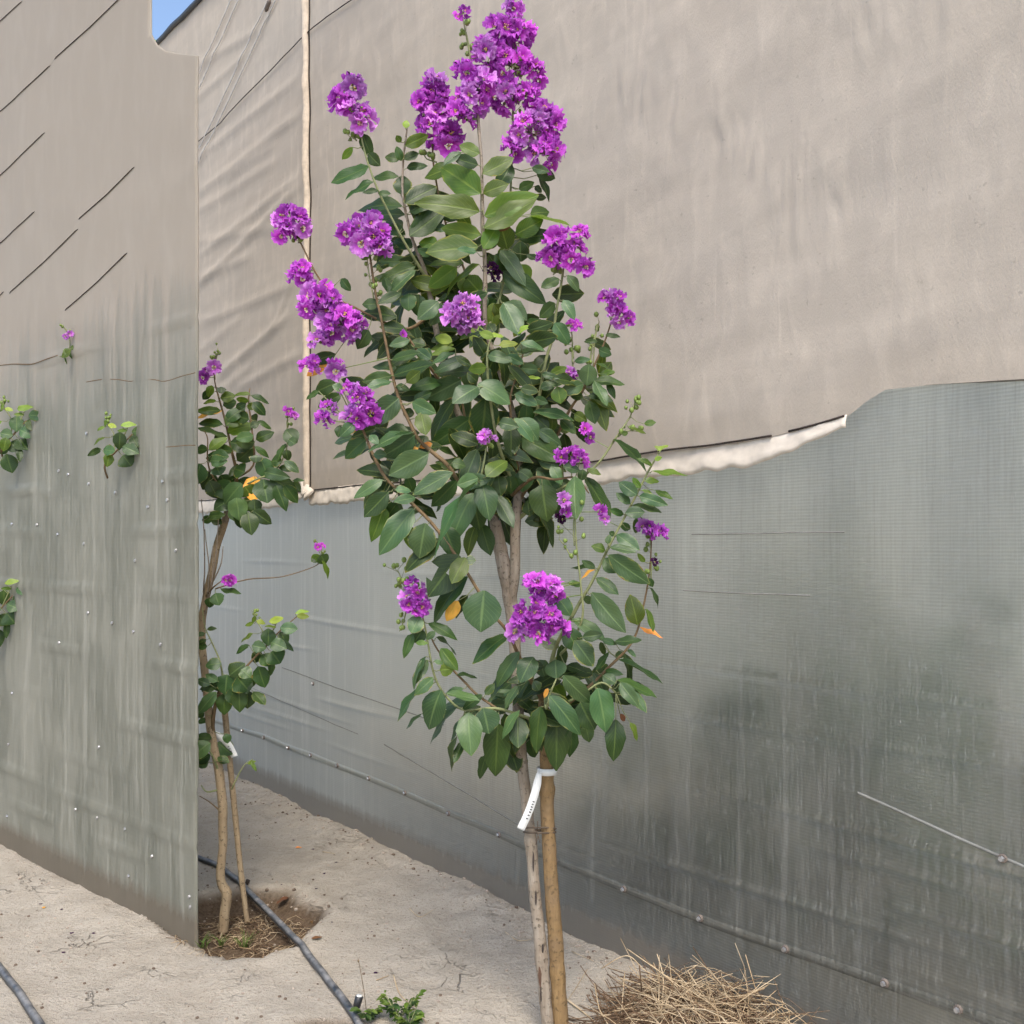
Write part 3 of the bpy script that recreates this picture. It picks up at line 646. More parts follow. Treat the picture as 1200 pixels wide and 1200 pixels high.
TO_CAM = lambda p: (Vector((0, 0, CAM_H)) - p).normalized()
def frame(a, n):
    a = a.normalized(); n = (n - a * n.dot(a)).normalized(); b = n.cross(a); return a, b, n
class Tree:
    """branches, leaves and flowers laid out round a stem standing at a measured distance"""
    def __init__(s, name, base, d, label, cat, rs=1):
        s.base = base; s.d = d; s.root = empty(name, base); tag(s.root, label, cat); s.rng = random.Random(rs); s.bp = []; s.twigs = MB(); s.nleaf = 0; s.fill = MB(); s.k = 1.0
    def loc(s, v): return Vector(v) - s.base
    def branch(s, name, pts, mat, n=8, sub=5, wob=0.0):
        """pts: (pixel x, pixel y, depth offset, pixel width)"""
        P = smooth_path(pts, sub); W, rad = [], []
        for x, y, o, wd in P:
            d = s.d + o; q = px(x, y, d)
            if wob: q += Vector((nz(q.z * 9, x * .01, 1), nz(q.z * 9, x * .01, 5), 0)) * wob
            W.append(q); rad.append(max(0.0011, wd / 2 / FPX * d * (1 + 0.10 * nz(q.z * 14, q.x * 8, 3))))
        for (x, y, o, wd), q in zip(P, W): s.bp.append((x, y, o, q, wd))
        m = MB(); m.tube([s.loc(q) for q in W], rad, n)
        return m.build(name, mat, s.root)
    def near(s, x, y):
        return min(s.bp, key=lambda b: (b[0] - x) ** 2 + (b[1] - y) ** 2 + (b[4] * 1.5) ** 2)
    def leaf_matrix(s, bx, by, tx, ty, w_, off, lean, flip):
        B = px(bx, by, s.d + off); T = px(tx, ty, s.d + off + lean)
        a = T - B; L = a.length; scale = (s.d + off) / FPX
        wp = w_ * scale; W = max(wp, 0.40 * L); th = math.acos(max(-1, min(1, wp / W))) * 0.92
        n0 = TO_CAM(B); aa, bb, nn = frame(a, n0)
        c1 = Matrix.Rotation(th, 3, aa) @ nn; c2 = Matrix.Rotation(-th, 3, aa) @ nn
        nn = c1 if (c1.z > c2.z) else c2
        nn = (nn + Vector((s.rng.uniform(-.42, .42), s.rng.uniform(-.2, .2), s.rng.uniform(-.1, .75)))).normalized()
        aa, bb, nn = frame(a, nn)
        M = Matrix.Translation(s.loc(B)) @ Matrix((aa, bb, nn)).transposed().to_4x4() @ Matrix.Diagonal((L * 1.17 * s.k, W * 1.18 * s.k, L * s.k, 1))
        return M, B
    def leaf(s, bx, by, tx, ty, w_, k):
        nb = s.near(bx, by); r = s.rng
        base_off = {'b': -0.045, 'g': -0.01, 'd': 0.06, 'y': -0.03, 'p': -0.05, 'o': 0.0, 'w': 0.0, 'h': -0.03}[k]
        off = nb[2] + base_off + r.uniform(-.025, .025)
        Lp = math.hypot(tx - bx, ty - by) / FPX * s.d
        lean = {'d': r.uniform(0.0, 0.5), 'g': r.uniform(-.45, .25), 'b': r.uniform(-.55, 0.05)}.get(k, r.uniform(-.4, .3)) * Lp
        M, B = s.leaf_matrix(bx, by, tx, ty, w_, off, lean, 1)
        me = r.choice(LEAF[k]); link('leaf', me, s.root, M); s.nleaf += 1
        s.pet(B, nb)
    def pet(s, B, nb):
        q = nb[3]; dist = (B - q).length
        if 0.004 < dist < 0.16:
            mid = (B + q) / 2 + Vector((0, 0, -0.1 * dist)); s.twigs.tube([s.loc(q), s.loc(mid), s.loc(B)], [0.0016, 0.0013, 0.0011], 4)
    def fill_leaf(s, bx, by, tx, ty, w_, off, k):
        L = math.hypot(tx - bx, ty - by) / FPX * s.d
        M, B = s.leaf_matrix(bx, by, tx, ty, w_, off, s.rng.uniform(-.5, .6) * L, 1)
        me = s.rng.choice(LEAF[k]); mi = {'g': 0, 'b': 1, 'y': 2}[k]
        uvl = me.uv_layers[0].data; uv = [(0, 0)] * len(me.vertices)
        for l in me.loops: uv[l.vertex_index] = tuple(uvl[l.index].uv)
        s.fill.add([M @ v.co for v in me.vertices], [tuple(p.vertices) for p in me.polygons], mi, uv)
    def leaves(s, x0, y0, sc, text):
        for e in text.replace('\n', ';').split(';'):
            e = e.split()
            if not e: continue
            a = [float(q) / sc for q in e[:5]]; s.leaf(x0 + a[0], y0 + a[1], x0 + a[2], y0 + a[3], a[4], e[5] if len(e) > 5 else 'g')
    def cluster(s, circ, kind='n', fr=12.0, dens=1.5, off=None, stems=True):
        cx = sum(c[0] for c in circ) / len(circ); cy_ = sum(c[1] for c in circ) / len(circ); nb = s.near(cx, cy_); r = s.rng
        o0 = nb[2] - 0.03 if off is None else off; C = px(cx, cy_, s.d + o0)
        core = MB(); items = []
        k_ = (s.d + o0) / FPX
        for (x, y, rad) in circ:
            n_ = max(1, int(round((rad / 6.6) ** 1.75 * 0.72 * dens))); cc = px(x, y, s.d + o0 + r.uniform(-.01, .01))
            core.tube([cc - C, Vector((0, 0, 0.0001))], 0.0009, 3)
            nbb = min(s.bp, key=lambda b: (b[3] - cc).length)
            if stems and (nbb[3] - cc).length < 0.16: core.tube([nbb[3] - C, cc - C], [0.0014, 0.001], 4)
            for i in range(n_):
                # even spread over the front-heavy sphere
                z = 1 - 2 * (i + 0.5) / n_; a = i * 2.39996 + r.uniform(-.5, .5); q = math.sqrt(max(0, 1 - z * z))
                dr = Vector((q * math.cos(a), z if n_ > 1 else -0.6, q * math.sin(a) + 0.2)); dr.normalize()
                p = cc + dr * max(0, (rad - fr * 0.55)) * k_ * r.uniform(.75, 1.05); items.append((p, dr))
                core.tube([cc - C, p - C], [0.0012, 0.0009], 3)
                if r.random() < 0.22: core.ball(cc + dr * rad * k_ * 0.9 - C + Vector((r.uniform(-.004, .004),) * 3), 0.0034, 0, 6, 4)
        ob = core.build('flower_cluster', M_BUD, s.root); ob.location = C - s.base
        for p, dr in items:
            dr = (dr + Vector((0, -0.55, 0.15))).normalized()
            q = dr.to_track_quat('Z', 'Y'); M = Matrix.Translation(p - C) @ q.to_matrix().to_4x4() @ Matrix.Rotation(r.uniform(0, 6), 4, 'Z') @ Matrix.Scale(fr * k_ * r.uniform(.85, 1.2), 4)
            kk = 'l' if (kind == 'n' and r.random() < 0.28) else kind
            link('flower', r.choice(FLOWER[kk]), ob, M)
        return ob
    def buds(s, pts, n_, spread, rad=3.0, w_=2.0):
        """green bud spray along a pixel path of (x, y)"""
        r = s.rng; nb = s.near(*pts[0]); m = MB(); P = [px(x, y, s.d + nb[2]) for x, y in pts]
        P2 = [Vector(p) for p in smooth_path([tuple(p) for p in P], 4)]; k_ = (s.d + nb[2]) / FPX
        m.tube([s.loc(p) for p in P2], [w_ / 2 * k_ * (1 - 0.5 * i / len(P2)) for i in range(len(P2))], 5, 1)
        for i in range(n_):
            p = P2[int((0.15 + 0.85 * i / max(1, n_ - 1)) * (len(P2) - 1))]
            d = Vector((r.uniform(-1, 1), r.uniform(-1, 1), r.uniform(0.0, 1))).normalized() * spread * k_ * r.uniform(.6, 1.2)
            m.tube([s.loc(p), s.loc(p + d)], 0.0009, 3, 1)
            for j in range(r.choice((1, 2, 3))):
                m.ball(s.loc(p + d + Vector((r.uniform(-1, 1), r.uniform(-1, 1), r.uniform(-.3, 1))) * 3.2 * k_), rad * k_ * r.uniform(.6, 1.1), 0, 6, 4, 1.15)
        return m.build('bud_spray', [M_BUD, M_TWIGG], s.root)
    def close(s):
        if s.twigs.f: s.twigs.build('twigs', M_TWIGG, s.root)['kind'] = 'stuff'
        if s.fill.f:
            o = s.fill.build('foliage', [ML['g'], ML['b'], ML['y']], s.root); o['kind'] = 'stuff'

# ---------------------------------------------------------------- main crape myrtle
b0 = gnd(657, 1210); D0 = b0.y
T = Tree('crape_myrtle_tree', Vector((px(650, 1210, D0).x, D0, 0)), D0, 'tall two-stemmed crape myrtle tree with many purple flower clusters and a white tag', 'tree', 11)
def stem(name, pts, mat, knots=()):
    P = smooth_path(pts, 8); W = []; rad = []
    for x, y, o, wd in P:
        d = T.d + o; W.append(px(x, y, d)); rad.append(wd / 2 / FPX * d)
        T.bp.append((x, y, o, W[-1], wd))
    # dense rings with knots
    WW, RR = [], []
    for i in range(len(W) - 1):
        for k in range(3):
            u = k / 3; q = W[i].lerp(W[i + 1], u); r0 = rad[i] + (rad[i + 1] - rad[i]) * u
            r0 *= 1 + 0.06 * nz(q.z * 22, 1.3, len(pts)) + 0.05 * nz(q.z * 60, 4)
            for kz, amp in knots: r0 *= 1 + amp * math.exp(-((q.z - kz) / 0.018) ** 2)
            WW.append(q + Vector((nz(q.z * 6, 2), nz(q.z * 6, 7), 0)) * 0.003); RR.append(r0)
    m = MB(); m.tube([T.loc(q) for q in WW], RR, 14)
    for v in range(len(m.v)):
        q = m.v[v]; m.v[v] = q + Vector((nz(q.x * 90, q.y * 90, q.z * 18), nz(q.x * 90 + 9, q.y * 90, q.z * 18), 0)) * 0.0018
    return m.build(name, mat, T.root)
zk = lambda y: CAM_H + (HOR - y) / FPX * D0
stem('trunk', [(661, 1235, 0, 20), (656, 1180, 0, 18.5), (650, 1090, 0, 17.5), (644, 1000, 0, 16.5), (641, 940, 0, 16.5), (640, 895, -.01, 15), (638, 850, -.02, 13), (637, 810, -.03, 11), (640, 780, -.05, 8)], M_BARKB, [(zk(925), .22), (zk(905), .08), (zk(1140), .06)])
stem('trunk', [(645, 1235, -.01, 16), (640, 1180, -.005, 15), (632, 1100, 0, 14.5), (624, 1010, .01, 14), (617, 940, .015, 13.5), (611, 890, .02, 13), (606, 800, .03, 13), (602, 740, .035, 15), (597, 700, .035, 16), (588, 650, .035, 16), (580, 610, .035, 14)], M_BARKG, [(zk(1122), .16), (zk(985), .10), (zk(700), .10)])
B = lambda pts, w0=None, mat=M_TWIG, name='branch', n=8: T.branch(name, pts, mat, n, 5, 0.004)
# limbs
B([(598, 712, .03, 12), (603, 680, .02, 12), (604, 620, .02, 12), (608, 545, .02, 9), (600, 480, .01, 7), (582, 425, .0, 6), (570, 385, -.02, 5.5), (567, 300, -.04, 5), (564, 210, -.05, 4), (560, 140, -.05, 3), (556, 112, -.05, 2)], mat=M_BARKG)
B([(583, 625, .035, 13), (572, 585, .05, 10), (556, 530, .06, 8), (532, 470, .06, 7.5), (516, 410, .05, 7), (503, 340, .04, 6.5), (497, 315, .03, 5), (482, 275, .01, 3.5), (473, 235, .0, 3), (472, 200, -.01, 2.6), (475, 165, -.01, 2.2), (477, 145, -.01, 1.6)], mat=M_BARKG)
B([(575, 602, .03, 6), (556, 585, -.08, 5), (540, 568, -.14, 4.5), (525, 545, -.16, 5), (507, 530, -.16, 5), (490, 515, -.15, 4.6), (480, 497, -.14, 4.4), (468, 467, -.12, 4), (458, 433, -.10, 3.6), (451, 400, -.09, 3.2), (446, 372, -.09, 3), (440, 345, -.09, 3), (436, 310, -.09, 2.6), (432, 290, -.09, 2)])
B([(637, 822, -.03, 6), (615, 785, -.12, 5), (597, 744, -.18, 4), (579, 721, -.19, 4), (558, 687, -.20, 4), (540, 660, -.20, 4), (517, 627, -.20, 4), (500, 607, -.20, 4.4), (477, 585, -.19, 4.2), (453, 562, -.18, 4), (440, 538, -.17, 3.8), (430, 515, -.16, 3.2), (422, 496, -.16, 2.6)])
B([(508, 365, .045, 4), (480, 385, -.02, 3.4), (450, 378, -.05, 3), (415, 360, -.06, 2.6), (392, 348, -.06, 2.4), (372, 322, -.06, 2.2), (355, 292, -.06, 2), (343, 268, -.06, 1.8)])
B([(502, 330, .04, 4), (475, 285, -.03, 3), (455, 248, -.05, 2.6), (442, 220, -.06, 2.6), (433, 197, -.06, 2.4), (427, 177, -.06, 2.2), (421, 150, -.06, 1.8)], mat=M_TWIGG)
B([(569, 375, -.02, 4), (545, 320, .03, 3), (525, 270, .04, 2.6), (513, 225, .04, 2.4), (507, 180, .04, 2), (509, 150, .04, 1.6)])
B([(570, 390, -.02, 4), (585, 350, .03, 3.2), (594, 290, .04, 2.8), (598, 240, .03, 2.6), (599, 185, .02, 2.4), (602, 120, .02, 2), (603, 60, .02, 1.8), (604, 12, .02, 1.2)], mat=M_TWIGG)
B([(562, 180, -.05, 2.2), (556, 110, -.03, 2), (550, 60, -.02, 1.6), (543, 22, -.02, 1.2)], mat=M_TWIGG)
B([(607, 545, .02, 5), (620, 515, .0, 4), (628, 490, -.02, 3.6), (634, 455, -.03, 3.6), (640, 420, -.04, 3.6), (648, 395, -.04, 3.2), (655, 350, -.04, 3), (660, 318, -.04, 2.6), (664, 300, -.04, 2)], mat=M_TWIGG)
B([(606, 590, .02, 5), (628, 555, .02, 4), (650, 515, .02, 4), (668, 480, .0, 3.4), (683, 458, -.02, 3), (695, 432, -.02, 2.4), (707, 405, -.02, 2), (716, 378, -.02, 1.8)])
B([(605, 610, .02, 5), (640, 582, .0, 3.6), (672, 565, -.04, 3), (700, 545, -.05, 2.8), (722, 512, -.06, 2.4), (738, 488, -.06, 1.8)], mat=M_TWIGG)
B([(640, 800, -.05, 6), (650, 762, -.10, 5), (664, 735, -.13, 4.6), (680, 705, -.15, 4.2), (692, 685, -.16, 3.8), (705, 659, -.16, 3.4), (720, 628, -.16, 3.2), (733, 602, -.16, 3), (750, 572, -.16, 2.6), (764, 547, -.16, 2.4), (778, 522, -.16, 1.6)], mat=M_TWIGG)
B([(648, 775, -.09, 4), (672, 750, -.16, 3), (683, 722, -.18, 2.8), (681, 690, -.18, 2.6), (677, 650, -.18, 2.4), (673, 600, -.18, 2)], mat=M_TWIGG)
B([(638, 842, -.02, 6), (660, 828, -.08, 4.4), (690, 805, -.12, 3.6), (715, 780, -.13, 3.2), (735, 760, -.13, 3), (746, 742, -.13, 2.6), (753, 715, -.13, 2.4), (760, 680, -.13, 2), (763, 632, -.13, 1.6)])
B([(637, 848, -.02, 6), (610, 838, -.12, 4), (580, 830, -.17, 3.4), (545, 832, -.18, 3.2), (528, 822, -.18, 3), (514, 803, -.18, 2.8), (506, 780, -.18, 2.6), (501, 750, -.18, 2.6), (494, 718, -.18, 2)], mat=M_TWIGG)
B([(585, 832, -.16, 3), (560, 815, -.15, 3), (545, 800, -.14, 2.8), (528, 782, -.14, 2.6), (512, 760, -.14, 2.2), (504, 744, -.14, 1.8)])
B([(638, 800, -.05, 4), (640, 830, -.16, 3), (645, 812, -.20, 2.6), (652, 795, -.20, 2)], mat=M_TWIGG)
B([(640, 835, -.04, 4), (680, 815, -.16, 3), (705, 800, -.18, 2.6), (722, 812, -.18, 2)], mat=M_TWIGG)
# twigs carrying the front of the crown
B([(606, 575, .02, 5), (590, 540, -.10, 4), (578, 490, -.18, 3.4), (572, 440, -.20, 3), (571, 410, -.20, 2.4), (576, 395, -.20, 1.6)], mat=M_TWIGG)
B([(607, 560, .02, 5), (602, 520, -.08, 3.4), (598, 470, -.14, 2.8), (606, 440, -.15, 2.2), (612, 415, -.15, 1.6)])
B([(580, 600, .03, 5), (566, 580, -.12, 4), (562, 570, -.18, 3), (566, 548, -.20, 2.6), (570, 525, -.20, 2)], mat=M_TWIGG)
B([(600, 580, .02, 5), (625, 560, -.08, 3.4), (650, 562, -.12, 2.8), (675, 560, -.13, 2.4), (690, 578, -.13, 1.6)])
B([(530, 468, .06, 5), (500, 425, -.04, 3), (488, 410, -.06, 2.6), (478, 395, -.06, 2)])
B([(553, 525, .06, 5), (545, 490, .0, 3), (540, 450, -.04, 2.4), (536, 425, -.05, 1.8)])
B([(680, 462, -.01, 3), (672, 430, -.01, 2), (671, 400, -.01, 1.6), (670, 386, -.01, 1.2)], mat=M_TWIGG)
B([(690, 440, -.02, 2.4), (694, 410, -.02, 2), (700, 380, -.02, 1.4)], mat=M_TWIGG)
T.leaves(360, 80, 6, '''430 690 215 800 90 g;470 800 285 868 45 g;385 460 440 590 80 g;430 600 495 670 75 g;320 555 255 630 45 y;500 860 410 860 40 g;500 880 575 880 45 g
690 545 840 475 80 y;650 640 560 620 65 g;660 650 635 565 55 g;680 640 770 600 65 g;700 700 810 675 55 g;640 760 478 745 65 g;672 890 668 765 115 g;690 950 880 840 125 g
665 970 380 930 85 g;685 1030 440 1000 85 d;670 1120 575 1050 95 d;720 1180 935 1030 145 g;720 1010 850 930 95 g;690 1170 580 1140 70 d;660 520 630 480 40 y;690 420 700 370 45 p''')
T.leaves(480, 160, 6, '''500 400 235 210 175 y;490 525 115 440 155 y;500 690 250 640 110 y;480 775 165 800 165 y;515 262 700 175 115 y;520 400 650 330 105 y;530 560 850 420 155 y;525 645 840 490 150 y
520 790 610 640 105 y;330 210 130 262 115 y;480 200 330 160 85 g;490 120 370 75 90 y;360 110 255 180 65 b;715 190 635 335 105 b;10 680 210 540 140 g;10 470 160 370 105 g;10 545 130 455 100 g
380 890 180 870 65 y;490 900 230 1020 75 y;320 920 170 1040 115 y;500 1100 390 980 125 y;690 790 640 620 135 y;745 690 900 600 115 y;850 545 965 520 90 y;830 560 1090 600 50 y;770 720 985 680 85 g
700 800 825 760 115 d;820 830 910 870 40 g;640 800 785 960 105 b;600 830 720 950 105 g;650 950 910 1130 135 g;780 900 830 1000 95 y;540 1100 410 1150 70 b;550 1130 470 1200 75 g;600 1110 700 1160 50 g
890 240 1010 290 80 g;900 270 1000 390 50 g;860 220 960 240 55 b;770 370 860 330 65 g;880 350 925 380 45 d;870 430 960 420 45 d;370 560 230 560 65 g;270 640 170 650 55 b;470 810 350 800 55 b
150 830 70 800 55 b;200 760 80 740 90 y;110 1090 20 950 180 d;320 990 250 1070 85 g;590 640 700 620 60 w''')
T.leaves(400, 240, 6, '''470 400 300 400 85 d;500 300 380 240 85 d;440 180 350 170 70 d;520 430 300 500 95 g;520 460 345 590 75 b;550 480 430 600 135 d;590 520 440 610 150 d;330 620 310 520 60 d
190 330 150 380 55 y;260 700 170 690 75 g;420 620 280 680 65 g;390 790 155 735 105 g;470 625 470 715 105 b;540 630 540 760 105 g;680 680 560 780 115 b;730 700 640 820 95 b;800 640 690 660 55 g
810 430 650 570 125 y;730 560 800 600 105 g;870 500 900 620 135 y;1030 615 890 680 65 b;1080 660 980 780 105 g;1070 690 1070 840 100 y;460 880 300 850 95 g;310 920 310 1060 95 d;190 880 130 985 95 g
650 840 560 1000 175 d;480 950 360 980 65 b;490 960 580 990 85 g;530 1020 620 1080 75 b;510 1040 350 1110 85 g;600 1140 370 1190 95 g;780 960 670 930 65 p;790 985 640 1000 45 y;800 1010 650 1022 40 y
800 1040 650 1075 45 b;880 1080 700 1130 75 b;910 1170 720 1170 65 b;970 850 900 870 70 p;900 930 980 970 55 p;1030 1060 1165 1070 85 b;1020 1140 910 1160 75 y;1040 920 1130 910 35 p;0 520 50 590 60 g''')
T.leaves(540, 240, 6, '''690 520 580 580 75 g;750 495 825 585 75 b;660 690 565 780 85 g;720 670 790 775 75 b;620 870 535 950 105 d;660 830 745 950 95 b;460 830 590 830 65 d;300 690 400 880 135 b;310 690 440 780 120 b
230 700 350 840 95 y;350 1030 565 1050 55 g;420 970 570 1000 55 b;330 1060 430 1110 65 b;430 830 380 900 60 p;500 850 390 890 40 p;970 1020 1040 1050 65 b;1020 915 1105 920 35 g;800 1100 890 1085 45 b
980 1190 1070 1170 40 y;230 930 150 900 55 p;270 990 380 960 55 p;960 960 880 960 30 g''')
T.leaves(360, 400, 6, '''200 90 40 140 75 g;140 140 15 225 70 o;200 290 70 350 95 g;80 350 0 395 32 g;250 340 190 310 60 b;240 370 100 450 75 g;590 240 420 280 85 g;590 282 430 310 45 b;600 130 760 80 65 g
610 170 750 150 65 d;610 240 840 160 105 g;700 290 780 220 75 y;720 340 930 250 75 g;630 310 700 330 45 g;640 400 460 560 145 b;810 60 860 110 75 b;540 0 530 100 65 d;750 420 860 360 65 g;740 430 870 490 95 b
800 500 830 640 105 y;1080 270 870 390 140 b;1040 400 850 620 115 g;1150 540 920 700 135 g;720 630 430 640 95 g;740 640 470 680 70 b;750 660 600 790 155 b;850 790 615 920 155 b;780 750 640 810 65 o;880 720 800 740 40 o
1020 920 780 1050 115 b;1050 980 900 1140 105 g;1200 960 1080 1000 95 b;410 690 275 800 115 g;330 570 250 650 75 b;360 600 310 640 30 o;440 660 490 710 55 b;470 790 550 800 65 b;530 975 360 1065 75 b;550 1060 410 1170 125 g
230 590 220 660 55 g;470 850 480 960 95 d;700 950 740 1040 75 d;620 1040 710 1040 55 b''')
T.leaves(480, 360, 6, '''480 560 330 640 145 b;480 540 680 640 155 b;530 640 530 890 195 g;640 520 720 640 150 g;650 450 750 560 65 g;620 430 430 450 85 b;780 570 890 590 65 b;740 610 870 660 85 b;880 640 960 670 55 b
820 680 830 830 105 g;870 740 1110 720 85 b;790 780 890 890 115 b;740 780 850 900 75 b;880 770 960 830 95 g;900 860 1050 950 85 b;790 920 1040 1040 145 g;710 840 720 1010 115 g;630 810 740 830 85 b
900 440 800 430 65 b;920 500 800 500 35 p;920 570 1020 530 65 b;990 470 1090 430 55 y;930 470 1030 490 45 b;1040 560 1060 660 95 y;400 1000 490 1010 55 b;540 1190 660 1070 115 y;300 1090 380 1110 75 g
900 1070 1020 1120 65 b;890 1140 1000 1200 95 b;1060 790 1150 880 85 g;1000 760 1010 860 70 y;770 1150 850 1200 80 b''')
T.leaves(600, 340, 6, '''540 520 530 650 115 b;500 660 370 710 90 b;380 550 280 590 55 y;570 640 760 640 65 g;580 640 650 800 60 b;670 650 715 730 45 g;540 780 580 915 95 g;540 740 680 750 60 g;500 750 420 740 55 g
440 870 510 910 65 y;620 590 710 575 35 y;710 1050 950 1165 45 g;930 940 1000 930 45 y;830 970 930 1000 28 y;770 1010 810 1005 32 y;600 515 690 550 28 g''')
T.leaves(400, 500, 6, '''505 580 295 840 155 b;330 460 185 610 115 g;300 560 230 770 105 y;590 680 550 890 175 b;690 790 470 970 125 g;480 690 490 840 85 y;720 700 800 890 135 g;930 470 770 725 155 b;960 380 590 730 40 b
990 400 1040 610 145 b;1080 480 1195 670 95 b;930 520 970 700 135 g;940 700 870 860 95 y;980 680 1040 870 105 g;820 400 1000 370 105 b;1030 640 1170 770 135 d;870 940 935 940 65 b;830 905 640 1150 210 h
870 920 790 1080 115 y;1180 340 1210 440 100 g;1100 350 1120 460 105 g;520 500 390 520 65 b;390 540 330 620 95 d''')
T.leaves(540, 480, 6, '''460 420 430 545 120 b;400 430 350 540 105 g;290 470 310 580 95 g;540 410 680 560 125 b;570 530 600 740 185 g;550 360 660 390 75 b;640 390 700 500 80 b;800 470 800 710 140 b;870 470 1035 710 75 g
720 400 830 420 65 b;860 420 850 490 65 b;890 415 970 455 45 y;470 640 480 730 85 g;510 660 540 780 45 d;660 650 690 750 45 d;460 560 540 600 65 d''')
T.leaves(640, 500, 7.5, '''800 600 665 500 110 b;740 680 635 590 75 g;820 610 1025 670 95 b;760 690 980 735 55 g;695 760 845 750 95 b;680 770 570 740 65 g;830 790 790 920 85 d;740 900 655 860 65 d;620 950 790 1060 115 b
560 1060 760 1090 55 b;520 1090 430 1040 95 y;540 1030 550 960 55 b;930 390 1195 445 48 y;930 340 830 280 45 y;870 480 980 470 65 y;830 540 760 460 55 y;960 560 1090 635 45 y;840 560 920 565 30 y;600 950 560 930 45 g
955 290 1010 270 38 p;980 210 1060 150 34 p;1000 200 965 170 30 p;870 1190 810 1130 45 y''')
T.leaves(640, 640, 7.5, '''550 80 850 300 165 b;510 110 610 215 125 g;430 200 250 150 55 d;430 190 330 140 60 b;310 340 205 330 65 g;440 280 610 400 95 g;400 410 640 700 175 b;215 610 110 430 135 b;320 460 410 490 75 d
230 640 490 750 105 b;805 690 760 480 155 y;820 710 990 810 32 o;430 205 310 250 34 o;880 550 940 720 48 y;910 365 1025 500 38 g;905 280 930 350 55 g;170 720 280 900 155 b;250 830 400 1020 165 b;320 800 470 780 85 b
600 840 810 840 90 b;490 820 600 850 55 b;480 840 510 950 50 g;720 910 780 955 38 b;640 1000 985 1160 52 g;440 1090 540 960 55 g;520 1090 650 1120 55 g;80 1000 90 1140 165 b;180 1050 330 1090 90 g''')
T.leaves(450, 640, 7.5, '''735 270 410 540 135 g;740 430 620 600 70 g;650 480 560 640 105 o;880 390 850 700 290 b;1090 770 810 970 105 g;1190 930 985 1170 115 b;390 680 600 750 85 g;460 800 650 890 55 d;310 620 250 745 135 b
250 770 180 950 75 g;340 730 280 830 115 g;450 750 380 810 55 b;500 900 620 1060 105 y;490 1090 600 1080 105 y;640 1130 790 1120 28 g;380 1000 270 1180 85 b;370 970 215 1160 35 g;280 850 370 850 45 y;440 1010 510 1020 45 b''')
T.leaves(450, 750, 7.5, '''430 330 310 450 95 b;320 410 120 650 75 g;500 440 375 740 205 b;640 590 370 810 55 g;330 650 200 750 45 g;550 470 800 510 85 b;700 430 560 450 45 b;740 640 760 950 195 b;870 600 920 790 215 b
1000 730 980 1155 215 g;900 1010 830 1200 65 d;640 850 535 1100 60 g;690 890 630 1060 65 g;680 690 590 890 30 d;1120 440 935 525 65 b;1190 400 1060 540 70 b;1190 620 1030 800 70 b;860 480 720 590 75 g;890 480 960 400 65 g
930 570 1060 570 95 d;1120 380 1010 460 95 g;1110 950 1170 1130 145 g;1120 780 1190 910 155 g''')
T.leaves(590, 750, 6, '''210 120 130 250 135 b;250 140 290 245 95 b;290 250 470 425 95 y;320 390 520 610 125 b;370 470 380 855 175 g;420 250 590 430 115 b;660 340 730 600 165 b;790 560 780 810 125 g;540 440 620 600 165 g
470 600 500 800 95 g;580 600 600 700 85 g;260 470 220 750 95 g;310 340 290 400 28 o;100 540 100 730 135 g;120 730 90 910 135 d;180 700 230 820 85 d;700 250 780 300 85 b;820 300 930 440 85 b;860 330 990 480 65 b
800 280 1045 375 45 g;890 580 955 685 45 y;820 520 860 570 35 w''')
# inner leaves nobody could count
rf = random.Random(5)
def fillzone(n_, x0, x1, y0, y1, kinds, wt=lambda x, y: True):
    k = 0
    cand = [b for b in T.bp if x0 < b[0] < x1 and y0 < b[1] < y1 and wt(b[0], b[1])]
    while k < n_:
        b = rf.choice(cand); a = rf.uniform(0, 6.28); L = rf.uniform(24, 44)
        bx, by = b[0] + rf.gauss(0, 13), b[1] + rf.gauss(0, 13); tx, ty = bx + L * math.cos(a), by + L * math.sin(a) * 0.75 + 9
        T.fill_leaf(bx, by, tx, ty, L * rf.uniform(.3, .5), b[2] + rf.uniform(.03, .14), rf.choice(kinds)); k += 1
fillzone(260, 455, 655, 300, 600, 'gggb'); fillzone(24, 470, 600, 220, 330, 'ggy'); fillzone(60, 560, 740, 770, 860, 'gggb'); fillzone(20, 420, 500, 500, 600, 'ggb'); fillzone(14, 640, 700, 430, 520, 'ggy')
print('leaves', T.nleaf)

C = T.cluster
C([(603, 10, 11), (588, 36, 17), (612, 42, 16), (574, 64, 20), (598, 78, 24), (625, 85, 15), (593, 110, 20), (620, 115, 15)], off=.0)
C([(620, 155, 24), (645, 150, 17), (638, 180, 19), (600, 175, 13), (635, 133, 13)], off=-.02)
C([(555, 115, 20), (545, 84, 12), (566, 100, 14), (540, 118, 9)])
C([(510, 100, 14), (498, 124, 16), (518, 122, 14), (510, 150, 20), (526, 165, 14)]); C([(546, 140, 10), (538, 134, 8)])
C([(542, 15, 6), (536, 21, 5)], fr=7.5)
C([(414, 102, 12), (402, 120, 13), (425, 138, 14), (411, 130, 10)])
C([(341, 256, 16), (334, 271, 13), (352, 262, 13), (329, 260, 9)], fr=10)
C([(408, 272, 12), (430, 264, 17), (444, 280, 15), (449, 292, 9), (424, 284, 12)])
C([(352, 322, 14), (372, 346, 18), (360, 360, 12), (386, 357, 14)]); C([(400, 380, 22), (384, 385, 14), (416, 382, 12), (374, 402, 10)]); C([(362, 432, 9), (395, 433, 11), (366, 425, 7)], 'n', 10)
C([(408, 458, 10), (425, 470, 16), (434, 482, 12), (417, 488, 12)]); C([(384, 479, 10), (379, 493, 8)], fr=10)
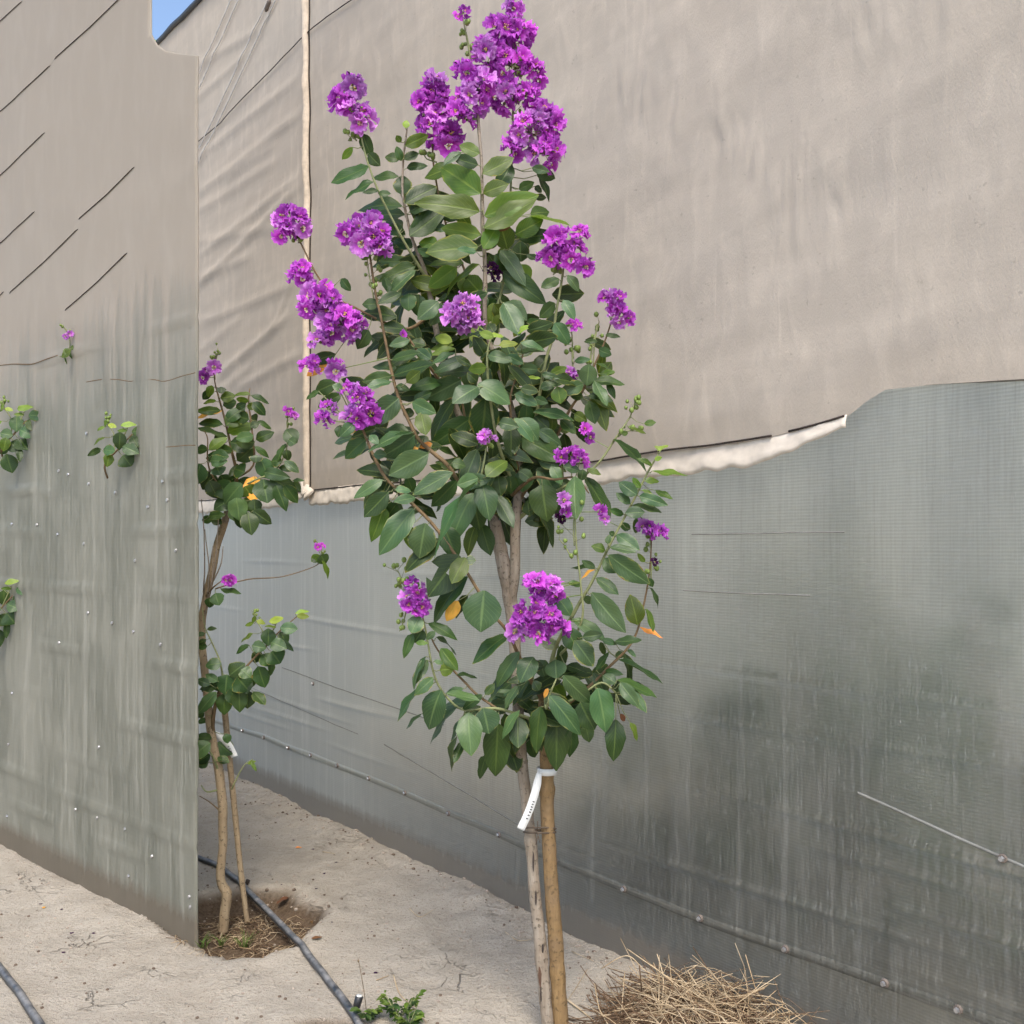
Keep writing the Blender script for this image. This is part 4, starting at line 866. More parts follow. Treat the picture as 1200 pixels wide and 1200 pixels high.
C([(543, 367, 19), (534, 376, 10), (553, 377, 10)], 'l', off=-.16)
C([(655, 284, 15), (644, 302, 11), (669, 302, 12)]); C([(680, 275, 9), (683, 312, 12), (676, 290, 8)], fr=10)
C([(720, 355, 14), (725, 370, 13), (736, 373, 7), (711, 351, 8)], fr=10)
C([(668, 383, 7), (675, 381, 5)], fr=8); C([(668, 440, 8), (663, 444, 5)], fr=8); C([(683, 505, 7), (690, 512, 5)], fr=8); C([(668, 534, 10), (680, 539, 9), (656, 537, 6)], fr=10)
C([(658, 588, 7), (661, 600, 6)], fr=9); C([(700, 600, 7), (707, 608, 6)], fr=8.5); C([(756, 620, 8), (773, 626, 8), (764, 622, 8)], fr=9.5)
C([(572, 513, 8), (564, 514, 5)], 'l', fr=8); C([(488, 690, 12), (481, 704, 11), (493, 708, 12), (485, 716, 7)], fr=10); C([(470, 393, 5)], fr=6)
C([(626, 686, 13), (646, 690, 13), (638, 704, 10)], off=-.24); C([(620, 716, 17), (612, 728, 10)], off=-.25); C([(645, 727, 14), (656, 737, 9), (606, 741, 8), (634, 745, 10)], off=-.24)
C([(577, 318, 9), (579, 326, 6)], 'k', fr=8, off=-.03); C([(657, 609, 5), (653, 606, 4)], 'k', fr=6, off=-.18); C([(765, 660, 5)], 'k', fr=5)
for pts, n_, sp in (([(551, 70), (549, 50), (543, 26)], 7, 9), ([(438, 350), (433, 325), (430, 300)], 10, 12), ([(738, 490), (742, 478), (744, 470)], 7, 8), ([(478, 700), (472, 682), (466, 668)], 9, 14), ([(476, 715), (473, 728), (468, 740)], 4, 5),
                    ([(673, 640), (672, 615), (674, 598)], 8, 20), ([(763, 680), (763, 655), (762, 632)], 8, 9), ([(600, 140), (602, 110), (602, 80)], 12, 14), ([(486, 712), (488, 700), (490, 695)], 7, 8), ([(570, 528), (570, 520), (572, 515)], 6, 10),
                    ([(695, 430), (697, 400), (702, 377)], 7, 8), ([(672, 420), (671, 405), (670, 388)], 8, 9), ([(620, 748), (625, 738), (628, 728)], 6, 10), ([(418, 165), (412, 160), (408, 165)], 4, 6), ([(512, 190), (500, 186), (496, 178)], 4, 6), ([(724, 512), (735, 505), (752, 506)], 4, 5),
                    ([(350, 285), (352, 277), (349, 272)], 6, 6), ([(660, 322), (655, 318), (648, 322)], 5, 6), ([(670, 655), (662, 640), (655, 632)], 4, 6)):
    T.buds(pts, n_, sp)
T.close()
# peeled scars on the grey stem
for x, y, wd, hh in ((634, 1143, 3.4, 16), (636, 1112, 1.4, 6), (628, 1052, 1.2, 9), (625, 1010, 1.2, 12), (634, 1165, 1.3, 10)):
    m = MB(); q = []
    for k in range(10):
        a = 2 * math.pi * k / 10; q.append(T.loc(px(x + wd * math.cos(a) * (1 + .2 * nz(a, y)), y + hh * math.sin(a), D0 - 0.0185 - 0.002 * math.cos(a * 2) * 0)))
    c_ = T.loc(px(x, y, D0 - 0.020)); m.add(q + [c_], [(k, (k + 1) % 10, 10) for k in range(10)]); m.build('bark_scar', M_DARK if wd < 3 else simple('scar_brown', (0.10, 0.055, 0.035), 0.7), T.root)
# wire tie round both stems
m = MB(); dz = lambda x, y, o: T.loc(px(x, y, D0 + o))
for k in range(2):
    y0 = 970 + k * 4; P = []
    for i in range(25):
        a = 2 * math.pi * i / 24; P.append(dz(632.5 + 19.0 * math.cos(a), y0 + 1.2 * math.sin(a) * (1 if k else -1) + 1, -0.023 * math.sin(a)))
    m.tube(P, 0.0024, 5)
m.tube([dz(626, 972, -.028), dz(631, 977, -.035), dz(628, 990, -.036)], 0.0016, 5); m.tube([dz(630, 974, -.03), dz(630, 962, -.036)], 0.0016, 5); m.tube([dz(629, 974, -.03), dz(633, 988, -.036)], 0.0016, 5)
m.build('wire_tie', simple('twine', (0.10, 0.075, 0.055), 0.8), T.root)

# ---------------------------------------------------------------- white tag looped round the brown stem
M_TAG = simple('tag_white', (0.78, 0.78, 0.75), 0.45, 0.4, 0.05, 40, 0.1)
M_INK = simple('tag_ink', (0.03, 0.03, 0.035), 0.6, 0.2)
def plant_tag(label, d, loop_c, rx, ry, strip_pts, half, ink, tilt=0.0):
    root = empty('plant_tag', px(loop_c[0], loop_c[1], d)); tag(root, label, 'tag'); base = root.location.copy()
    k_ = d / FPX; m = MB(); vs_, fs = [], []
    n_ = 28
    for i in range(n_ + 1):
        a = 2 * math.pi * i / n_; c = Vector((rx * k_ * math.cos(a), -rx * k_ * math.sin(a), ry * k_ * (-math.sin(a)) * 0.0 + tilt * math.cos(a) * rx * k_))
        hw = half * 0.85 * k_; vs_ += [c + Vector((0, 0, -hw)), c + Vector((0, 0, hw))]
    fs = [(2 * i, 2 * i + 2, 2 * i + 3, 2 * i + 1) for i in range(n_)]; m.add(vs_, fs)
    o = m.build('loop', M_TAG, root); md = o.modifiers.new('t', 'SOLIDIFY'); md.thickness = 0.0008
    P = smooth_path(strip_pts, 6); vs_, fs = [], []; W = [px(x, y, d + q) - base for x, y, q in P]
    for i, q in enumerate(W):
        tn = (W[min(i + 1, len(W) - 1)] - W[max(0, i - 1)]).normalized(); sd_ = tn.cross(Vector((0, 1, 0))).normalized()
        hw = half * k_ * (0.55 + 0.45 * min(1, i / 4)); vs_ += [q - sd_ * hw, q + sd_ * hw]
    fs = [(2 * i, 2 * i + 2, 2 * i + 3, 2 * i + 1) for i in range(len(W) - 1)]
    o = mesh_obj('strip', vs_, fs, M_TAG, root); md = o.modifiers.new('t', 'SOLIDIFY'); md.thickness = 0.0008; md.offset = 0
    m = MB()                                                   # row of tiny printed marks, too small to read
    rr = random.Random(3)
    for u in ink:
        f = u * (len(W) - 1); i = int(f); q = W[i].lerp(W[min(i + 1, len(W) - 1)], f - i); tn = (W[min(i + 1, len(W) - 1)] - W[i]).normalized(); sd_ = tn.cross(Vector((0, 1, 0))).normalized()
        for s_ in (0.15, -0.12):
            m.box(q + sd_ * half * k_ * (s_ + 0.3) * (1 if W[-1].x < 0 else -1) + Vector((0, -0.0012, 0)), (0.0011 + 0.0006 * rr.random(), 0.0003, 0.0012 + 0.0008 * rr.random()))
    m.build('print', M_INK, root); return root
plant_tag('white paper tag looped round the brown stem of the tall flowering tree', D0 - .005, (641, 903), 11.5, 4, [(632, 905, -.035), (628, 925, -.045), (620, 950, -.05), (610, 972, -.05)], 4.6, [.52, .56, .60, .64, .68, .73, .78])
# ---------------------------------------------------------------- staked sapling at the partition
s0 = gnd(262, 1078); D1 = s0.y
S = Tree('crape_myrtle_sapling', Vector((s0.x, D1, 0)), D1, 'slim young crape myrtle in the damp basin, half hidden by the plastic partition', 'tree', 21); S.k = 1.32
S.branch('trunk', [(261, 1092, 0, 12), (262, 1072, 0, 11.5), (266, 1048, 0, 12), (260, 1030, 0, 10.5), (262, 975, 0, 10.5), (259, 915, 0, 10.5), (249, 865, .02, 10), (242, 800, .04, 9.5), (236, 740, .05, 9), (240, 705, .05, 9), (250, 660, .05, 9), (262, 615, .05, 8.5), (270, 590, .05, 7)], M_CANE, 12, 6, 0.006)
sb = lambda pts, mat=M_TWIG: S.branch('branch', pts, mat, 6, 4, 0.003)
sb([(268, 598, .05, 6), (277, 560, .05, 4.5), (272, 530, .04, 3.5), (266, 500, .03, 2.8), (258, 470, .02, 2.2), (252, 448, .02, 1.6), (251, 425, .02, 1.2), (256, 412, .02, 1)])
sb([(262, 615, .05, 6), (272, 590, .0, 4.5), (284, 572, -.02, 3)], M_BARKG)
sb([(277, 560, .05, 3), (297, 545, .0, 2.4), (296, 510, -.01, 2.2), (292, 475, -.01, 1.8), (293, 455, -.01, 1.2)])
sb([(274, 575, .0, 3), (300, 562, -.06, 2.4), (322, 552, -.06, 2), (335, 528, -.06, 1.6), (336, 505, -.06, 1.4), (337, 485, -.06, 1)], M_TWIGG)
sb([(305, 562, -.06, 2), (330, 572, -.06, 1.6), (344, 562, -.06, 1.2)], M_TWIGG)
sb([(272, 585, .05, 3), (250, 560, -.02, 2.2), (243, 540, -.04, 2), (244, 515, -.04, 1.6), (240, 505, -.04, 1)])
sb([(284, 572, -.02, 2.4), (282, 590, -.06, 2), (290, 605, -.06, 1.4)])
sb([(240, 700, .05, 3), (250, 688, -.02, 2), (262, 679, -.02, 1.4)]); sb([(252, 690, .0, 2), (290, 679, .02, 1.6), (330, 676, .04, 1.4), (368, 664, .05, 1.2), (378, 655, .05, 1)])
for a, b in (((238, 695), (236, 585)), ((243, 700), (240, 620)), ((246, 690), (256, 600)), ((250, 680), (262, 640)), ((240, 720), (250, 640))): sb([(a[0], a[1], .02, 1.8), ((a[0] + b[0]) / 2 + 3, (a[1] + b[1]) / 2, .0, 1.5), (b[0], b[1], .0, 1.0)], M_BARKG)
sb([(249, 862, .02, 5), (252, 830, .0, 4.4), (262, 800, -.04, 3.6), (280, 790, -.06, 3), (297, 772, -.06, 2.6), (312, 757, -.06, 2.2), (330, 738, -.06, 1.8), (352, 719, -.06, 1)])
sb([(262, 800, -.04, 3), (258, 775, -.05, 2), (248, 752, -.05, 1.8), (240, 735, -.05, 1.4), (237, 712, -.05, 1)], M_TWIGG)
sb([(308, 760, -.06, 1.8), (308, 740, -.06, 1.4), (300, 728, -.06, 1)], M_TWIGG); sb([(312, 757, -.06, 1.8), (322, 735, -.06, 1.4), (325, 728, -.06, 1)], M_TWIGG)
sb([(257, 905, .0, 3), (246, 880, -.05, 2), (238, 885, -.05, 1.4)], M_TWIGG); sb([(258, 925, .0, 2.6), (243, 928, -.05, 1.8), (236, 920, -.05, 1.2)], M_TWIGG); sb([(260, 952, .0, 2), (246, 940, -.02, 1.4), (234, 933, -.02, 1)])
sb([(272, 925, .0, 2), (285, 898, -.02, 1.4), (296, 890, -.02, 1)], M_TWIGG)
S.leaves(220, 420, 6, '''245 465 125 440 50;275 550 135 520 50;240 370 115 390 32 o;230 365 120 370 42 y;200 300 135 305 22 y;280 520 390 470 85 y;270 470 330 420 75 y;275 440 350 370 65;250 330 310 310 55;230 280 300 270 55 y
440 250 365 240 18 y;445 260 530 290 32;455 310 515 360 55;430 300 360 290 32 y;480 570 550 535 55;460 540 380 560 55 b;470 590 380 590 65;300 590 400 610 85;470 620 535 660 32;490 440 555 470 28;440 410 470 430 55
430 430 370 410 65;350 720 420 660 75;140 640 80 640 48;150 640 230 580 55 y;170 680 250 690 65 b;200 640 280 650 55;90 740 60 830 95 b;150 860 190 940 75;200 760 220 800 75 b;200 870 270 940 95;180 800 130 880 80;300 780 330 790 75
400 800 350 780 85;480 680 480 710 65 b;510 700 550 790 85 b;530 850 550 960 115 b;470 830 460 945 95 o;580 840 690 900 85;620 890 670 1000 65;680 890 745 970 65;600 880 590 940 75;380 880 290 970 95 b;400 900 430 940 85 y
310 990 225 1030 85 b;340 980 360 1080 95 b;380 1070 380 1150 85;420 1080 440 1180 85;460 1070 540 1130 65;470 990 470 1060 75;320 1040 340 1110 65;690 500 740 560 75;710 570 740 590 48 b;690 600 640 680 18;690 640 700 690 45
660 720 610 720 65;680 720 745 770 45 b;640 770 730 770 35;740 860 790 855 18;740 870 770 910 45;170 190 150 240 40 y;160 230 120 265 40;235 200 236 232 45;250 600 210 560 50;160 720 230 720 60 b;230 820 270 880 80 d;120 800 150 870 80 d
280 830 320 900 80 d;360 850 420 900 80 d;250 690 170 700 60;330 640 370 620 60;440 480 480 460 40;420 350 460 330 35 y;340 350 380 330 35;400 980 420 1040 80 d;540 800 640 820 60 b;150 1110 215 1100 45;170 1130 215 1150 45;100 1140 150 1130 40''')
S.leaves(220, 690, 5.714, '''185 30 200 80 65 b;150 60 145 105 45;220 0 310 30 35;225 500 160 500 65 b;265 575 250 665 95 b;280 580 340 530 75 b;360 540 400 570 65 b;330 590 380 650 105;380 580 390 660 60;340 670 350 770 75;300 660 320 740 85
250 700 240 790 75;190 690 105 790 55 b;420 570 425 630 50;470 520 500 610 75;440 690 490 750 55;400 680 400 760 70;560 420 600 470 95;540 265 540 340 65;620 260 695 265 55 b;560 360 620 380 65 b;620 340 675 385 28;620 290 650 340 55
545 220 610 205 32 p;590 255 540 255 18 y;410 375 350 410 32;430 380 490 390 55 b;440 300 380 330 22 y;730 180 785 185 28 p;720 165 780 150 24 p;470 410 460 470 50;500 440 540 480 75;560 480 560 550 32;130 270 170 265 22;115 300 75 305 22
125 340 80 360 26;130 385 85 385 34;200 1030 265 1080 80;160 1000 90 1000 50;150 1030 60 1090 80 b;260 970 265 1010 40;200 1130 250 1150 40;140 650 110 680 32;150 640 90 620 40 b;200 620 150 590 40 b;110 830 80 850 30;130 870 90 890 30
150 1110 80 1150 50;140 1160 90 1180 40 b;190 660 120 660 50;240 640 180 640 60;460 215 500 225 25 p;440 230 400 240 20 y;450 180 440 215 18 y''')
S.leaves(360, 625, 7.5, '''110 190 60 230 50 y;120 190 150 240 80;90 250 60 215 50;130 240 190 330 34 y''')
S.leaves(240, 890, 6, '''150 0 110 -5 25;300 30 340 20 20 y;330 20 350 60 18 y''')
S.cluster([(240, 437, 7), (248, 431, 7), (237, 443, 5)], fr=7.5); S.cluster([(337, 482, 4), (343, 487, 4), (346, 488, 3)], fr=5.5); S.cluster([(268, 679, 7), (264, 680, 5)], 'n', fr=7); S.cluster([(372, 642, 3), (377, 640, 3)], fr=4.5)
for pts, n_, sp in (([(252, 445), (252, 428), (256, 412)], 8, 9), ([(337, 505), (336, 495), (338, 487)], 5, 6), ([(377, 655), (376, 645), (371, 634)], 4, 4), ([(300, 728), (299, 722), (297, 718)], 4, 5)): S.buds(pts, n_, sp, 2.0, 1.5)
S.close(); print('sapling leaves', S.nleaf)
# cane stake
k0 = gnd(289, 1066); stk = empty('plant_stake', (k0.x, k0.y, 0)); tag(stk, 'thin jointed cane stake leaning beside the young sapling trunk', 'stake')
m = MB(); P = [px(x, y, k0.y + o) - Vector((k0.x, k0.y, 0)) for x, y, o in ((290, 1082, 0), (287, 1060, 0), (281, 1010, -.01), (276, 960, -.02), (271, 910, -.03), (267, 870, -.04), (263, 830, -.05), (260, 800, -.06))]
PP = [Vector(p) for p in smooth_path([tuple(p) for p in P], 8)]
m.tube(PP, [0.0128 * (1 + 0.14 * math.exp(-(((p.z % 0.24) - 0.12) / 0.008) ** 2)) * (0.8 + 0.2 * i / len(PP)) for i, p in enumerate(PP)], 10); m.build('cane', M_CANE, stk)
plant_tag('small white tag on the cane stake of the young sapling', k0.y - .03, (257, 866), 8.5, 4, [(250, 858, -.03), (258, 864, -.035), (268, 873, -.035), (275, 887, -.03)], 4.0, [.70, .76, .82], 0.3)

# ---------------------------------------------------------------- leafy shoots growing out through gaps in the partition
def sprig(name, dx, dy, label, cut=None):
    tt, z = LT(318 + dx, 775 + dy); base = LW.world(tt, -0.004, z); d = base.y - 0.05
    G = Tree(name, base, d, label, 'shoot', int(dx * 7 + dy) % 97); G.k = 1.2
    f = lambda pts: [(x + dx, y + dy, o, w_) for x, y, o, w_ in pts]
    bx0 = [(300, 790, .06, 2.6), (297, 774, .0, 2.4), (312, 757, -.01, 2.0), (330, 738, -.01, 1.6), (352, 719, -.01, 1)]
    G.branch('stem', f(bx0), M_TWIG, 6, 4); G.branch('stem', f([(308, 760, -.01, 1.6), (308, 740, -.01, 1.3), (300, 728, -.01, 1)]), M_TWIGG, 5, 4); G.branch('stem', f([(312, 757, -.01, 1.6), (322, 735, -.01, 1.3), (325, 728, -.01, 1)]), M_TWIGG, 5, 4)
    txt = '''470 520 500 610 75;560 420 600 470 95;540 265 540 340 65;620 260 695 265 55 b;560 360 620 380 65 b;620 340 675 385 28;620 290 650 340 55;545 220 610 205 32 p;590 255 540 255 18 y;410 375 350 410 32;430 380 490 390 55 b
440 300 380 330 22 y;730 180 785 185 28 p;720 165 780 150 24 p;470 410 460 470 50 y;500 440 540 480 75;560 480 560 550 32;460 215 500 225 25 p;440 230 400 240 20 y;450 180 440 215 18 y;480 460 430 500 50'''
    if cut: txt = ';'.join(e for e in txt.replace('\n', ';').split(';') if float(e.split()[3]) < cut)
    G.leaves(220 + dx, 690 + dy, 5.714, txt); G.buds([(300 + dx, 728 + dy), (299 + dx, 722 + dy), (297 + dx, 718 + dy)], 4, 5, 2.0, 1.5); G.close(); return G
sprig('leafy_shoot', -295, -249, 'leafy green shoot with a drooping lower leaf poking out high on the plastic partition')
sprig('leafy_shoot', -174, -230, 'short leafy shoot without lower leaves, growing from a fold of the partition', 480)
sprig('leafy_shoot', -310, -45, 'leafy green shoot low on the plastic partition, below the other leafy shoots')
def shoot2():
    tt, z = LT(80, 418); base = LW.world(tt, -0.004, z); G = Tree('budding_shoot', base, base.y - 0.04, 'tiny shoot with pink buds on a thin runner across the partition', 'shoot', 3)
    G.branch('stem', [(70, 418, .05, 1.4), (80, 414, .0, 1.4), (82, 402, 0, 1.2), (80, 390, 0, 1), (75, 383, 0, .8)], M_TWIGG, 5, 4)
    rp = [(-20, 431), (15, 427), (40, 427), (60, 421), (72, 417)]
    m = MB(); m.tube([Vector(p) for p in smooth_path([tuple(LW.world(LT(x, y)[0], left_off(*LT(x, y)) - 0.006, LT(x, y)[1]) - base) for x, y in rp], 6)], 0.0026, 5); m.build('runner', M_TWIG, G.root)
    G.leaves(0, 370, 6, '500 240 440 285 50 y;500 235 550 300 70;515 205 530 240 45 y;450 295 500 345 22;480 230 460 270 45 y'); G.cluster([(76, 395, 3), (81, 392, 3)], 'l', fr=4.2); G.buds([(81, 395), (78, 388), (74, 382)], 4, 4, 1.8, 1.2); G.close()
shoot2()
for pts, lab in (([(103, 448), (122, 445), (140, 445), (155, 447), (180, 445), (195, 447), (215, 441), (231, 437)], 'long thin brown runner stem lying across the pale top of the partition'), ([(196, 524), (210, 523), (222, 522), (232, 522)], 'short thin brown runner stem at the free edge of the partition')):
    tt, z = LT(*pts[0]); base = LW.world(tt, 0, z); m = MB()
    m.tube([Vector(p) for p in smooth_path([tuple(LW.world(LT(x, y)[0], left_off(*LT(x, y)) - 0.004, LT(x, y)[1]) - base) for x, y in pts], 5)], 0.0026, 5)
    tp = LW.world(LT(*pts[1])[0], left_off(*LT(*pts[1])) - 0.004, LT(*pts[1])[1]) - base
    M = Matrix.Translation(tp + Vector((0, -0.002, 0.03))) @ Matrix.Rotation(-0.3, 4, 'X') @ Matrix.Diagonal((0.03, 0.014, 0.03, 1))
    me = LEAF['y'][0]; o = m.build('runner_stem', M_TWIG); o.location = base; tag(o, lab, 'stem')

# ---------------------------------------------------------------- irrigation hoses
t = NT('hose_black'); c = t.coord(); n1 = t.noise(c, 18, 5, 0.65); geo = t.n('ShaderNodeNewGeometry'); sz = t.n('ShaderNodeSeparateXYZ', i_0=geo.outputs['Normal'])
dust_backlight = t.math('MULTIPLY', t.ramp(sz.outputs[2], [(0.2, 0.0), (0.9, 1.0)]), t.ramp(n1, [(0.38, 0.0), (0.62, 0.75)]))
M_HOSE = t.done(t.pbsdf(t.mix(dust_backlight, (0.022, 0.026, 0.032), (0.30, 0.29, 0.28)), t.math('ADD', 0.35, t.math('MULTIPLY', dust_backlight, 0.4)), 0.5))
def hose(pts, label, lift):
    P = [gnd(x, y) for x, y in pts]; base = P[len(P) // 2].copy(); Q = [Vector(p) for p in smooth_path([tuple(p) for p in P], 8)]
    for q, i in zip(Q, range(len(Q))): q.z = max(gh(q.x, q.y), lift(i / len(Q), q)) + 0.010
    for _ in range(3):
        for i in range(1, len(Q) - 1): Q[i].z = max(gh(Q[i].x, Q[i].y) + 0.009, (Q[i - 1].z + Q[i].z + Q[i + 1].z) / 3)
    m = MB(); m.tube([q - base for q in Q], 0.0125, 12); root = empty('irrigation_hose', base); tag(root, label, 'hose'); m.build('pipe', M_HOSE, root); return root, base
hr, hb = hose([(120, 990), (190, 998), (232, 1008), (262, 1022), (292, 1048), (318, 1074), (345, 1102), (368, 1130), (390, 1160), (412, 1190), (432, 1216), (470, 1262)], 'black irrigation hose crossing the damp basin behind the sapling, with a dripper', lambda u, q: -0.004 if basin_r(q.x, q.y) < 1.05 else -1)
e0 = gnd(415, 1194) ; m = MB(); eb = Vector((e0.x, e0.y, gh(e0.x, e0.y) + 0.012)) - hb
m.tube([eb, eb + Vector((.004, 0, .018)), eb + Vector((.010, 0, .034))], [.005, .006, .006], 8); m.tube([eb + Vector((.006, 0, .020)), eb + Vector((.007, 0, .022)), eb + Vector((.015, .002, .052)), eb + Vector((.0152, .002, .0535))], [.0095, .011, .012, .010], 10)
dr = m.build('dripper', simple('dripper_black', (0.02, 0.02, 0.022), 0.4, 0.5), hr); m = MB(); m.tube([eb + Vector((.0152, .002, .0535)), eb + Vector((.0154, .002, .0555))], .0088, 10); m.build('cap', M_TAG, dr)
e1 = gnd(288, 1040); m = MB(); eb = Vector((e1.x, e1.y, 0.01)) - hb; m.tube([eb, eb + Vector((.01, 0, .02))], [.006, .009], 8); m.build('dripper', M_DARK, hr)
hose([(-60, 1075), (-25, 1108), (2, 1142), (22, 1168), (45, 1202), (80, 1255)], 'bare black irrigation hose lying on sand in front of the partition', lambda u, q: -1)

# ---------------------------------------------------------------- straw, weeds, litter
def straw_mat(name, c1, c2):
    t = NT(name); n1 = t.noise(t.coord(), 14, 3); return t.done(t.pbsdf(t.mix(t.ramp(n1, [(0.3, 0.0), (0.7, 1.0)]), c1, c2), 0.7, 0.25))
M_STRAW = straw_mat('straw_dry', (0.32, 0.22, 0.12), (0.60, 0.48, 0.32)); M_STRAWD = straw_mat('straw_dark', (0.10, 0.06, 0.035), (0.22, 0.14, 0.08))
rs = random.Random(12); pb_ = Vector((0.56, 2.78, 0)); m = MB()
def hump(x, y): return 0.10 * max(0, 1 - ((x - 0.58) / 0.34) ** 2 - ((y - 2.78) / 0.33) ** 2) ** 0.7
for i in range(1150):
    for _ in range(20):
        a = rs.uniform(0, 6.28); r_ = math.sqrt(rs.random()); x, y = 0.56 + 0.33 * r_ * math.cos(a), 2.78 + 0.33 * r_ * math.sin(a)
        if BW.dist(x, y) > 0.03: break
    L = rs.uniform(0.05, 0.30); an = rs.choice((rs.gauss(-0.7, 0.5), rs.uniform(0, 6.28))); z = gh(x, y) + hump(x, y) * rs.uniform(.25, 1.05) + 0.004
    d = Vector((math.cos(an), math.sin(an), rs.gauss(0.05, 0.42))); cv = Vector((rs.uniform(-1, 1), rs.uniform(-1, 1), rs.uniform(-.5, .8))) * L * 0.18
    P = []
    for k in range(5):
        u = k / 4 - 0.5; q = Vector((x, y, z)) + d * L * u + cv * (0.25 - u * u) * 4
        s_ = BW.dist(q.x, q.y)
        if s_ < 0.012: q += BW.ey * -(0.012 - s_)
        q.z = max(q.z, gh(q.x, q.y) + 0.002); P.append(q - pb_)
    rr = rs.uniform(0.0008, 0.0019); m.tube(P, [rr, rr, rr, rr * .8, rr * .5], 4, 1 if z - gh(x, y) < 0.045 or rs.random() < .2 else 0)
o = m.build('straw_heap', [M_STRAW, M_STRAWD]); o.location = pb_; tag(o, 'heap of dry tan straw against the foot of the greenhouse wall', 'straw', kind='stuff')
# taller loose stalks on the heap
def stalk(pts, r, label):
    P = smooth_path(pts, 5); base = Vector(P[0]); base.z = 0; m = MB(); m.tube([Vector(p) - base for p in P], [r * (1 - 0.6 * i / len(P)) for i in range(len(P))], 5); o = m.build('dry_stalk', M_STRAW); o.location = base; tag(o, label, 'straw', 'loose dry stalks'); return o
W3 = lambda x, y, d: tuple(px(x, y, d))
m = MB()
for pts in ([(705, 1135, 2.98), (735, 1120, 2.95), (760, 1140, 2.92), (800, 1150, 2.88)], [(735, 1112, 2.96), (775, 1140, 2.9), (820, 1172, 2.85), (870, 1196, 2.8)], [(770, 1118, 2.95), (777, 1145, 2.9), (776, 1180, 2.85)], [(806, 1138, 2.9), (826, 1168, 2.86), (846, 1190, 2.8)], [(732, 1140, 2.95), (728, 1190, 2.85)], [(700, 1190, 2.85), (760, 1188, 2.82), (865, 1187, 2.78)]):
    m.tube([Vector(p) - pb_ for p in smooth_path([W3(*q) for q in pts], 6)], 0.0017, 5)
for v in m.v:
    w_ = v + pb_; s_ = BW.dist(w_.x, w_.y)
    if s_ < 0.01: v += BW.ey * -(0.01 - s_)
o = m.build('straw_heap', M_STRAW); o.location = pb_; tag(o, 'long bent stalks sticking up out of the dry straw heap', 'straw', kind='stuff')
def gstalk(pts, r, label):
    P = []
    for x, y in pts:
        q = gnd(x, y); P.append((q.x, q.y, gh(q.x, q.y) + r + 0.002))
    return stalk(P, r, label)
gstalk([(461, 1143), (468, 1165), (483, 1182), (500, 1204)], 0.0022, 'pale dry stalk curving past the small green weed'); gstalk([(441, 1150), (456, 1144)], 0.0018, 'short pale bit of straw beside a fallen purple blossom')
gstalk([(592, 1092), (605, 1102), (615, 1103), (624, 1099)], 0.0018, 'bent tan straw lying behind the grey stem'); gstalk([(670, 1120), (696, 1137)], 0.0016, 'thin dark twig at the wall foot beside the straw heap')
gstalk([(664, 1174), (682, 1187), (700, 1202)], 0.0035, 'brown stick lying beside the brown stem'); gstalk([(688, 1143), (676, 1160), (664, 1176)], 0.0014, 'fine tan straw between brown stem and straw heap')
gstalk([(480, 1065), (492, 1076), (508, 1068)], 0.0016, 'small crooked dark twig on open sand'); gstalk([(378, 1000), (393, 1003)], 0.0015, 'tiny straight twig on sand below the wall')
# dry litter and grass in the basin
m = MB(); rs = random.Random(8); bb_ = Vector((-1.03, 3.62, 0))
for i in range(420):
    a = rs.uniform(0, 6.28); r_ = math.sqrt(rs.random()) * 0.82; x, y = -1.0 + 0.28 * r_ * math.cos(a), 3.62 + 0.31 * r_ * math.sin(a); L = rs.uniform(0.02, 0.11); an = rs.uniform(0, 6.28); P = []
    arch = rs.uniform(0, .018)
    for k in range(4):
        u = k / 3 - 0.5; xx, yy = x + math.cos(an + u) * L * u, y + math.sin(an + u) * L * u; P.append(Vector((xx, yy, gh(xx, yy) + 0.003 + arch * (1 - 4 * u * u))) - bb_)
    m.tube(P, rs.uniform(.0006, .0015), 3, 0 if rs.random() < .55 else 1)
o = m.build('basin_litter', [M_STRAW, M_STRAWD]); o.location = bb_; tag(o, 'dry straw and root litter strewn in the damp basin', 'litter', kind='stuff')
def tuft(x, y, n_, h_, label):
    q = gnd(x, y); q.z = gh(q.x, q.y); m = MB(); r = random.Random(int(x))
    for i in range(n_):
        a = r.uniform(0, 6.28); l = r.uniform(.5, 1) * h_; d = Vector((math.cos(a) * .45, math.sin(a) * .45, 1)).normalized(); b = Vector((r.uniform(-.012, .012), r.uniform(-.012, .012), -0.002))
        m.tube([b, b + d * l * .5, b + d * l + Vector((math.cos(a), math.sin(a), -.3)) * l * .2], [.0014, .0012, .0004], 3)
    o = m.build('grass_tuft', simple('grass_%d' % int(x), (0.10, 0.17, 0.03), 0.5)); o.location = q; tag(o, label, 'grass')
tuft(258, 1092, 14, .07, 'green grass tuft at the foot of the young sapling trunk'); tuft(287, 1094, 14, .08, 'green grass tuft in front of the cane stake foot'); tuft(238, 1112, 10, .06, 'green grass tuft beside the foot of the partition edge')
